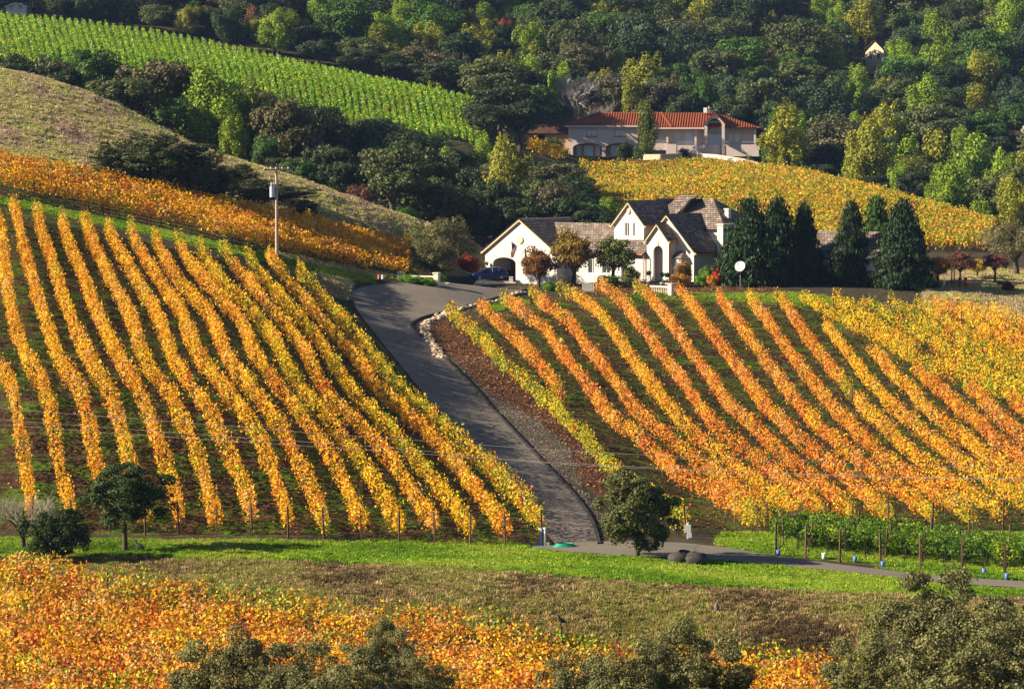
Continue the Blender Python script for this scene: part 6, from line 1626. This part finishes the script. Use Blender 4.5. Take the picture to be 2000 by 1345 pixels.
# ------------------------------------------------------------------ car
def car():
    p = at(955, 351.0); p.z = float(ground_exact(p.x, p.y)[0]) + 0.09
    MBL = plain('dark_blue_paint', (0.012, 0.035, 0.22), 0.25, 0.03, spec=0.6); MBK = plain('black_trim', (0.02, 0.02, 0.022), 0.5, .1)
    root = empty('parked_car', p, R(14), label='dark blue car parked on the concrete apron in front of the open garage', cat='car')
    # x runs backwards from the nose at -2.2 to the tail at 2.2
    secs = [(-2.22, 0.45, 0.62, 0.70), (-2.1, 0.28, 0.80, 0.82), (-1.6, 0.2, 0.92, 0.88), (-0.9, 0.2, 0.98, 0.90), (0.0, 0.2, 1.0, 0.90), (1.0, 0.2, 1.02, 0.90), (1.8, 0.24, 1.02, 0.88), (2.15, 0.35, 0.98, 0.82), (2.22, 0.5, 0.85, 0.75)]
    b = MB(); vs = []; fs = []
    for x, z0_, z1_, w_ in secs:
        vs += [(x, -w_ * .92, z0_), (x, -w_, (z0_ + z1_) / 2), (x, -w_ * 0.96, z1_ - 0.1), (x, -w_ * .84, z1_), (x, w_ * .84, z1_), (x, w_ * .96, z1_ - 0.1), (x, w_, (z0_ + z1_) / 2), (x, w_ * .92, z0_)]
    for i in range(len(secs) - 1):
        for k in range(8): fs.append((i * 8 + k, i * 8 + (k + 1) % 8, i * 8 + 8 + (k + 1) % 8, i * 8 + 8 + k))
    fs += [tuple(range(8))[::-1], tuple(range(64, 72))]
    b.add(vs, fs, smooth=False); o = b.build('body', MBL, root); bpy_fix_normals(o.data)
    bv = o.modifiers.new('bevel', 'BEVEL'); bv.width = 0.04; bv.segments = 2
    g = [(-1.15, 0.98, .80), (-0.45, 1.46, .66), (0.6, 1.52, .66), (1.5, 1.45, .63), (2.05, 1.02, .76)]
    b = MB(); vs = []; fs = []
    for x, z, w_ in g: vs += [(x, -w_, z), (x, w_, z)]
    base = [(x, -0.84, 0.99) for x, z, w_ in g] + [(x, 0.84, 0.99) for x, z, w_ in g]
    vs += base
    for i in range(4):
        fs += [(2 * i, 2 * i + 1, 2 * i + 3, 2 * i + 2), (10 + i, 10 + i + 1, 2 * i + 2, 2 * i), (15 + i, 2 * i + 1, 2 * i + 3, 15 + i + 1)]
    b.add(vs, fs); gl = b.build('cabin_glass', M['glass'], root)
    r_ = MB().add([(-0.5, -.67, 1.465), (0.6, -.67, 1.54), (1.5, -.64, 1.47), (1.5, .64, 1.47), (.6, .67, 1.54), (-.5, .67, 1.465), (-0.5, -.67, 1.43), (0.6, -.67, 1.5), (1.5, -.64, 1.43), (1.5, .64, 1.43), (.6, .67, 1.5), (-.5, .67, 1.43)],
        [(0, 1, 4, 5), (1, 2, 3, 4), (0, 6, 7, 1), (1, 7, 8, 2), (5, 4, 10, 11), (4, 3, 9, 10), (2, 8, 9, 3), (0, 5, 11, 6)]); r_.build('car_roof', MBL, root)
    for s in (-1, 1):
        pl = MB()
        for (x0, z0_, w0, x1, z1_, w1) in ((-1.15, 0.98, .83, -0.45, 1.48, .67), (0.25, 1.0, .86, 0.28, 1.5, .68), (1.1, 1.0, .86, 1.05, 1.49, .67), (2.05, 1.0, .8, 1.5, 1.46, .65)):
            pl.tube([(x0, s * w0, z0_), (x1, s * w1, z1_)], 0.05, 5)
        pl.build('window_pillar', MBL, root)
        MB().box(-0.85, -0.65, s * 0.98 - 0.09, s * 0.98 + 0.09, 1.0, 1.14).build('mirror', MBK, root)
        MB().blob((-2.12, s * 0.62, 0.66), (0.12, 0.17, 0.09), 10, 6).build('headlight', plain('lamp_glass', (0.7, 0.72, 0.75), 0.15), root)
        for x in (-1.38, 1.36):
            m_ = Matrix.Translation((x, s * 0.80, 0.33)) @ Matrix.Rotation(math.pi / 2, 4, 'X')
            w_ = MB().lathe([(0.2, -0.1), (0.31, -0.11), (0.335, -0.06), (0.335, 0.06), (0.31, 0.11), (0.2, 0.1)], 20, m_).build('wheel', MBK, root)
            MB().lathe([(0, -0.09), (0.2, -0.1), (0.2, 0.1), (0, 0.09)], 12, m_).build('rim', plain('alloy', (0.5, 0.5, 0.5), 0.35, metal=.6), w_)
    MB().box(-2.28, -2.18, -0.7, 0.7, 0.32, 0.48).build('bumper', MBK, root)
    MB().box(-2.27, -2.2, -0.35, 0.35, 0.56, 0.68).build('grille', MBK, root)
car()
# ------------------------------------------------------------------ flag on the garage wall
fm, nt, out = new_mat('flag_cloth')
uv = N(nt, 'ShaderNodeSeparateXYZ', Vector=N(nt, 'ShaderNodeUVMap').outputs[0])
stp = mth(nt, 'GREATER_THAN', mth(nt, 'FRACT', mth(nt, 'MULTIPLY', uv.outputs[0], 6.5)), 0.5)
c = mixc(nt, stp, (0.55, 0.02, 0.03), (0.75, 0.7, 0.68))
can = mth(nt, 'MULTIPLY', mth(nt, 'LESS_THAN', uv.outputs[0], 7 / 13), mth(nt, 'GREATER_THAN', uv.outputs[1], 0.6))
dot = N(nt, 'ShaderNodeTexVoronoi', Scale=1.0, Randomness=0.0); nt.links.new(N(nt, 'ShaderNodeMapping', Vector=N(nt, 'ShaderNodeUVMap').outputs[0], Scale=(16.7, 27, 1)).outputs[0], dot.inputs['Vector'])
star = mth(nt, 'LESS_THAN', dot.outputs[0], 0.25)
c = mixc(nt, can, c, mixc(nt, star, (0.02, 0.03, 0.15), (0.7, 0.7, 0.7)))
bs = N(nt, 'ShaderNodeBsdfPrincipled', Base__Color=c, Roughness=0.9); nt.links.new(bs.outputs[0], out.inputs[0])
fl = empty('flag', house.matrix_world @ Vector((0, 0, 0)), 0, label='striped flag with a starred blue corner hanging beside the garage arch', cat='flag')
bpy.context.view_layer.update()
loc = house.matrix_world @ Vector((-25.75, -2.2, 2.6)); fl.location = loc; fl.rotation_euler = (0, 0, -PHI)
MB().tube([(0.1, 0.2, 0.0), (-0.35, -1.2, 1.9)], 0.03, 6).build('flagpole', M['white'], fl)
b = MB(); vs = []; uvv = []; nx, nz = 12, 14
for j in range(nz + 1):
    for i in range(nx + 1):
        s_, t_ = i / nx, j / nz
        sh = 0.62 * (1 - .25 * t_)
        vs.append((-0.35 + s_ * sh * 0.75 - .1 * t_, -1.15 + 0.16 * math.sin(s_ * 13 + t_ * 2) + 0.55 * s_ * (1 - t_), 1.85 - t_ * 2.05 - s_ * 0.55 * (1 - t_))); uvv.append((s_, 1 - t_))
fs = [(j * (nx + 1) + i, j * (nx + 1) + i + 1, (j + 1) * (nx + 1) + i + 1, (j + 1) * (nx + 1) + i) for j in range(nz) for i in range(nx)]
b.add(vs, fs, [[uvv[k] for k in f] for f in fs], smooth=True); b.build('cloth', fm, fl)
# ------------------------------------------------------------------ satellite dish among the conifers
p = at(1446, 336.5)
dish = empty('satellite_dish', p, 0, label='white satellite dish in front of the first conifer', cat='satellite dish')
_, bz = ray(1446, 521); zc = float(bz) * p.y - p.z
MB().tube([(0, 0.1, -0.2), (0, 0.1, zc)], 0.05, 8).build('mast', M['stake'], dish)
m_ = Matrix.Translation((0, 0, zc)) @ Matrix.Rotation(R(-25), 4, 'Z') @ Matrix.Rotation(R(68), 4, 'X')
MB().lathe([(0.0, 0.0), (0.25, 0.03), (0.45, 0.1), (0.62, 0.2), (0.63, 0.2), (0.45, 0.07), (0.25, 0.0), (0, -0.03)], 24, m_).build('dish', M['white'], dish)
MB().tube([m_ @ Vector((0, 0.6, 0.2)), m_ @ Vector((0, 0.1, 0.75))], 0.02, 6).blob(m_ @ Vector((0, 0.05, 0.78)), (0.06, 0.06, 0.08), 8, 6).build('feed_arm', M['stake'], dish)
# ------------------------------------------------------------------ terrace things at the right
def pot(label, u, Y, h, r_, group, plant=True, mat='terracotta'):
    p = at(u, Y); t = empty('planter', p, 0, label=label, cat='plant pot', group=group)
    MB().lathe([(0, 0.0), (r_ * 0.7, 0), (r_, h * .85), (r_ * 1.12, h * .85), (r_ * 1.12, h), (r_ * .9, h), (r_ * .85, h * .9), (0, h * .9)], 14).build('pot', M[mat], t)
    if plant:
        o = link('leaves', PROTO['shrub'][0], t); o.scale = (r_ * 1.3, r_ * 1.3, r_ * 1.2); o.location = (0, 0, h + r_ * 0.9); o.color = (0.08, 0.17, 0.02, 1)
    return t
pot('terracotta pot with green plant, left of two beside the pergola', 1875, 344, 0.95, 0.22, 'terracotta pots')
pot('terracotta pot with green plant, right of two beside the white table', 1886, 344, 0.95, 0.22, 'terracotta pots')
pot('pale planter with a dark plant near the plum tree', 1952, 343, 0.8, 0.28, None, True, 'stone')
for i, x in enumerate((1248, 1292, 1303)):
    pass
p = at(1898, 344); t = empty('garden_table', p, 0, label='white topped low table on the terrace right of the terracotta pots', cat='table')
MB().box(-0.75, 0.75, -0.45, 0.45, 0.72, 0.78).build('tabletop', M['white'], t)
lg = MB().box(-0.04, 0.04, -0.04, 0.04, 0, 0.72).mesh('leg', M['terracotta'])
for x in (-0.65, 0.65):
    for y in (-0.35, 0.35):
        o = link('leg', lg, t); o.location = (x, y, 0)
MB().box(-0.6, 0.1, -0.3, 0.3, 0.0, 0.6).build('storage_box', M['terracotta'], t)
p = at(1861, 345); t = empty('pergola', p, 0, label='two post timber pergola with dark crossbeam on the right terrace', cat='pergola')
_, bz = ray(1861, 507); hh_ = float(bz) * p.y - p.z
for x in (-0.15, 0.15): MB().box(x - .07, x + .07, -.07, .07, -0.2, hh_ - 0.15).build('post', M['post'], t)
MB().box(-1.5, 0.3, -0.1, 0.1, hh_ - 0.15, hh_).build('beam', M['iron'], t)
p = at(1842, 343); t = empty('garden_ornament', p, 0, label='small sandy urn shaped ornament on the terrace left of the pergola', cat='ornament')
MB().lathe([(0, 0), (0.2, 0), (0.12, 0.15), (0.24, 0.5), (0.3, 0.75), (0.18, 0.9), (0.22, 1.0), (0, 1.0)], 12).build('urn', M['trim'], t)
# topiaries by the entrance
for i, (u, Y, lab) in enumerate(((1267, 338.5, 'left potted topiary ball beside the entrance arch'), (1293, 336.5, 'middle potted topiary ball in front of the entrance arch'), (1303, 336, 'right potted topiary ball by the entrance pillar'))):
    p = at(u, Y); t = empty('topiary', p, 0, label=lab, cat='topiary', group='potted topiaries at the entrance')
    MB().lathe([(0, 0), (0.16, 0), (0.24, 0.45), (0.27, 0.45), (0.27, 0.52), (0, 0.5)], 12).build('pot', M['white'], t)
    MB().tube([(0, 0, 0.45), (0, 0, 1.35)], 0.03, 6).build('stem', M['bark'], t)
    o = link('crown', PROTO['shrub'][1], t); o.scale = (0.38, 0.38, 0.34); o.location = (0, 0, 1.55); o.color = (0.03, 0.07, 0.015, 1)
# white wheelie bin / box beside garage
p = at(998, 362.2); p.z += 0.02
MB().box(-0.25, 0.25, -0.25, 0.25, 0, 1.0).box(-0.28, 0.28, -0.28, 0.28, 1.0, 1.07).build('storage_bin', M['white'], None, label='narrow white bin standing in the garage opening', cat='bin').location = p
# coach lamp beside garage arch
cl_ = empty('wall_planter', house.matrix_world @ Vector((-30.95, -2.15, 1.55)), -PHI, label='small hanging plant on the garage wall left of the arch', cat='hanging plant')
MB().tube([(0, 0.1, 0.4), (0, -0.3, 0.4)], 0.02, 5).tube([(0, -0.3, 0.4), (0, -0.3, 0.1)], 0.01, 4).build('bracket', M['iron'], cl_)
o = link('leaves', PROTO['shrub'][0], cl_); o.scale = (0.32, 0.32, 0.3); o.location = (0, -0.3, 0.0); o.color = (0.12, 0.13, 0.04, 1)
# ------------------------------------------------------------------ lower road things
p = hit(1060, 1066, 0, 160, 200)
t = empty('water_standpipe', p, 0, label='pair of white and blue water pipes at the foot of the last left vine row', cat='standpipe')
MB().tube([(0.14, 0, -0.1), (0.14, 0, 1.1)], 0.075, 10).tube([(0.14, 0, 1.08), (0.14, 0, 1.2)], 0.1, 10).build('white_pipe', M['white'], t)
MB().tube([(-0.12, 0, -0.1), (-0.12, 0, 0.85)], 0.07, 10).tube([(-0.12, 0, .83), (-0.06, 0, 1.16)], 0.08, 10).build('blue_pipe', plain('blue_paint', (0.2, 0.3, 0.6), 0.5), t)
MB().box(0.25, 0.42, -0.1, 0.1, 0, 0.25).build('valve_box', M['trim'], t)
b = MB()
for k in range(5):
    pts = [(math.cos(a) * (0.75 - k * .06), math.sin(a) * (0.5 - k * .04), 0.04 + k * 0.045) for a in np.linspace(0, 6.283, 22)]
    b.tube(pts, 0.035, 5, cap=False)
b.tube([(-0.7, 0, .04), (-1.3, .15, .03), (-1.9, -.1, .03), (-2.3, 0, .03)], 0.035, 5)
o = b.build('garden_hose', plain('green_hose', (0.02, 0.30, 0.20), 0.4), None, label='coiled green hose on the ground beside the water pipes', cat='hose'); o.location = hit(1103, 1068, 0, 160, 200)
p = hit(1343, 1052, 0, 160, 210)
t = empty('utility_box', p, 0, label='small white box on a post beside the vines right of the olive oak', cat='utility box')
MB().box(-0.05, 0.05, -0.04, 0.04, -0.1, 1.1).build('post', M['white'], t); MB().box(-0.2, 0.2, -0.14, -0.05, 0.45, 0.95).box(-.04, .26, -.14, -.05, .1, .45).build('box', M['white'], t)
M['blue'] = plain('blue_plastic', (0.10, 0.2, 0.45), 0.5)
for u, v, mt, lab in ((1520, 1086, 'blue', 'blue grow tube beside the leftmost red end post'), (1609, 1092, 'white', 'white grow tube between the second and third red end posts'), (1724, 1108, 'blue', 'blue bucket at the fourth red end post'), (1670, 1098, 'blue', 'pale blue grow tube between the third and fourth red end posts'), (1966, 1132, 'blue', 'blue bucket at the foot of the seventh red end post'), (1922, 1122, 'blue', 'blue grow tube left of the seventh red end post')):
    p = hit(u, v, 0, 150, 200)
    MB().lathe([(0, 0.0), (0.11, 0), (0.13, 0.42), (0.11, 0.42), (0.1, 0.05), (0, 0.05)], 12).build('grow_tube', M[mt], None, label=lab, cat='grow tube').location = p
# small machine by the grass at the head of the drive
p = hit(744, 551, 0, 290, 345)
t = empty('pump', p, 0, label='small pump with a white cap beside the grass at the head of the drive', cat='pump')
MB().box(-0.45, 0.45, -0.2, 0.2, 0.15, 0.35).build('frame', M['iron'], t); MB().tube([(-.2, 0, .3), (-.2, 0, .85)], 0.16, 10).build('tank', M['terracotta'], t); MB().tube([(.2, 0, .3), (.2, 0, .8)], 0.18, 10).build('motor', M['white'], t)
for x in (-.4, .4): MB().box(x - .05, x + .05, -.2, .2, 0, .15).build('foot', M['iron'], t)

# ------------------------------------------------------------------ birds
def bird(label, p, size, col, rz, upright=0.3, legs=True):
    me = bpy.data.meshes.new('bird'); b = bmesh.new()
    skin = [((-0.50, 0, 0.30), 0.03), ((-0.28, 0, 0.36), 0.09), ((0, 0, 0.42), 0.19), ((0.2, 0, 0.52), 0.15), ((0.3, 0, 0.70), 0.07), ((0.34, 0, 0.86), 0.075), ((0.46, 0, 0.85), 0.02)]
    tmp = MB(); ang = R(-45 * upright)
    pts = [Vector(q[0]) for q in skin]; piv = Vector((0, 0, 0.42))
    pts = [piv + Matrix.Rotation(ang, 3, 'Y') @ (q - piv) for q in pts]
    tmp.tube(pts, [q[1] for q in skin], 10)
    for s in (-1, 1):
        w0 = piv + Vector((0.12, s * 0.16, 0.06)); w1 = piv + Matrix.Rotation(ang, 3, 'Y') @ Vector((-0.38, s * 0.08, -0.04))
        tmp.tube([w0, (w0 + w1) / 2 + Vector((0, s * .05, 0)), w1], [0.05, 0.09, 0.02], 8)
        if legs: tmp.tube([(0, s * 0.07, 0.3), (0.02, s * 0.07, 0.0), (0.1, s * .07, 0.0)], 0.015, 5)
    b.free()
    o = tmp.build('bird', plain('feather', col, 0.8, 0.3, 8), None, label=label, cat='bird'); o.location = p; o.scale = (size,) * 3; o.rotation_euler = (0, 0, rz)
    return o
bird('dark turkey standing on the grass right of the round oak trunk', hit(272, 1077, 0, 150, 185), 0.85, (0.03, 0.03, 0.035), R(150), 0.1)
bird('brown hawk standing upright on the dry bank at lower right', hit(1400, 1199, 0, 135, 180), 0.75, (0.16, 0.12, 0.09), R(200), 1.1)
fp = at(1097, 144.2)
fpo = MB().box(-0.06, 0.06, -0.06, 0.06, -0.2, 2.35).build('perch_post', M['post'], None, label='wooden post with a crow on it at the far edge of the foreground field', cat='post'); fpo.location = fp
bird('black crow perched on a post at the far edge of the foreground field', fp + Vector((0, 0, 2.35)), 0.6, (0.015, 0.015, 0.02), R(190), 0.2)

# ------------------------------------------------------------------ air
hm_, nt, out = new_mat('haze_air')
pv_ = N(nt, 'ShaderNodeVolumePrincipled', Density=0.00005, Anisotropy=0.0)
pv_.inputs['Color'].default_value = (0.35, 0.55, 1.0, 1)
nt.links.new(pv_.outputs[0], out.inputs['Volume'])
MB().box(-700, 700, -30, 1290, -36, 245).build('haze', hm_, None, kind='stuff', label='thin blue air over the whole valley')
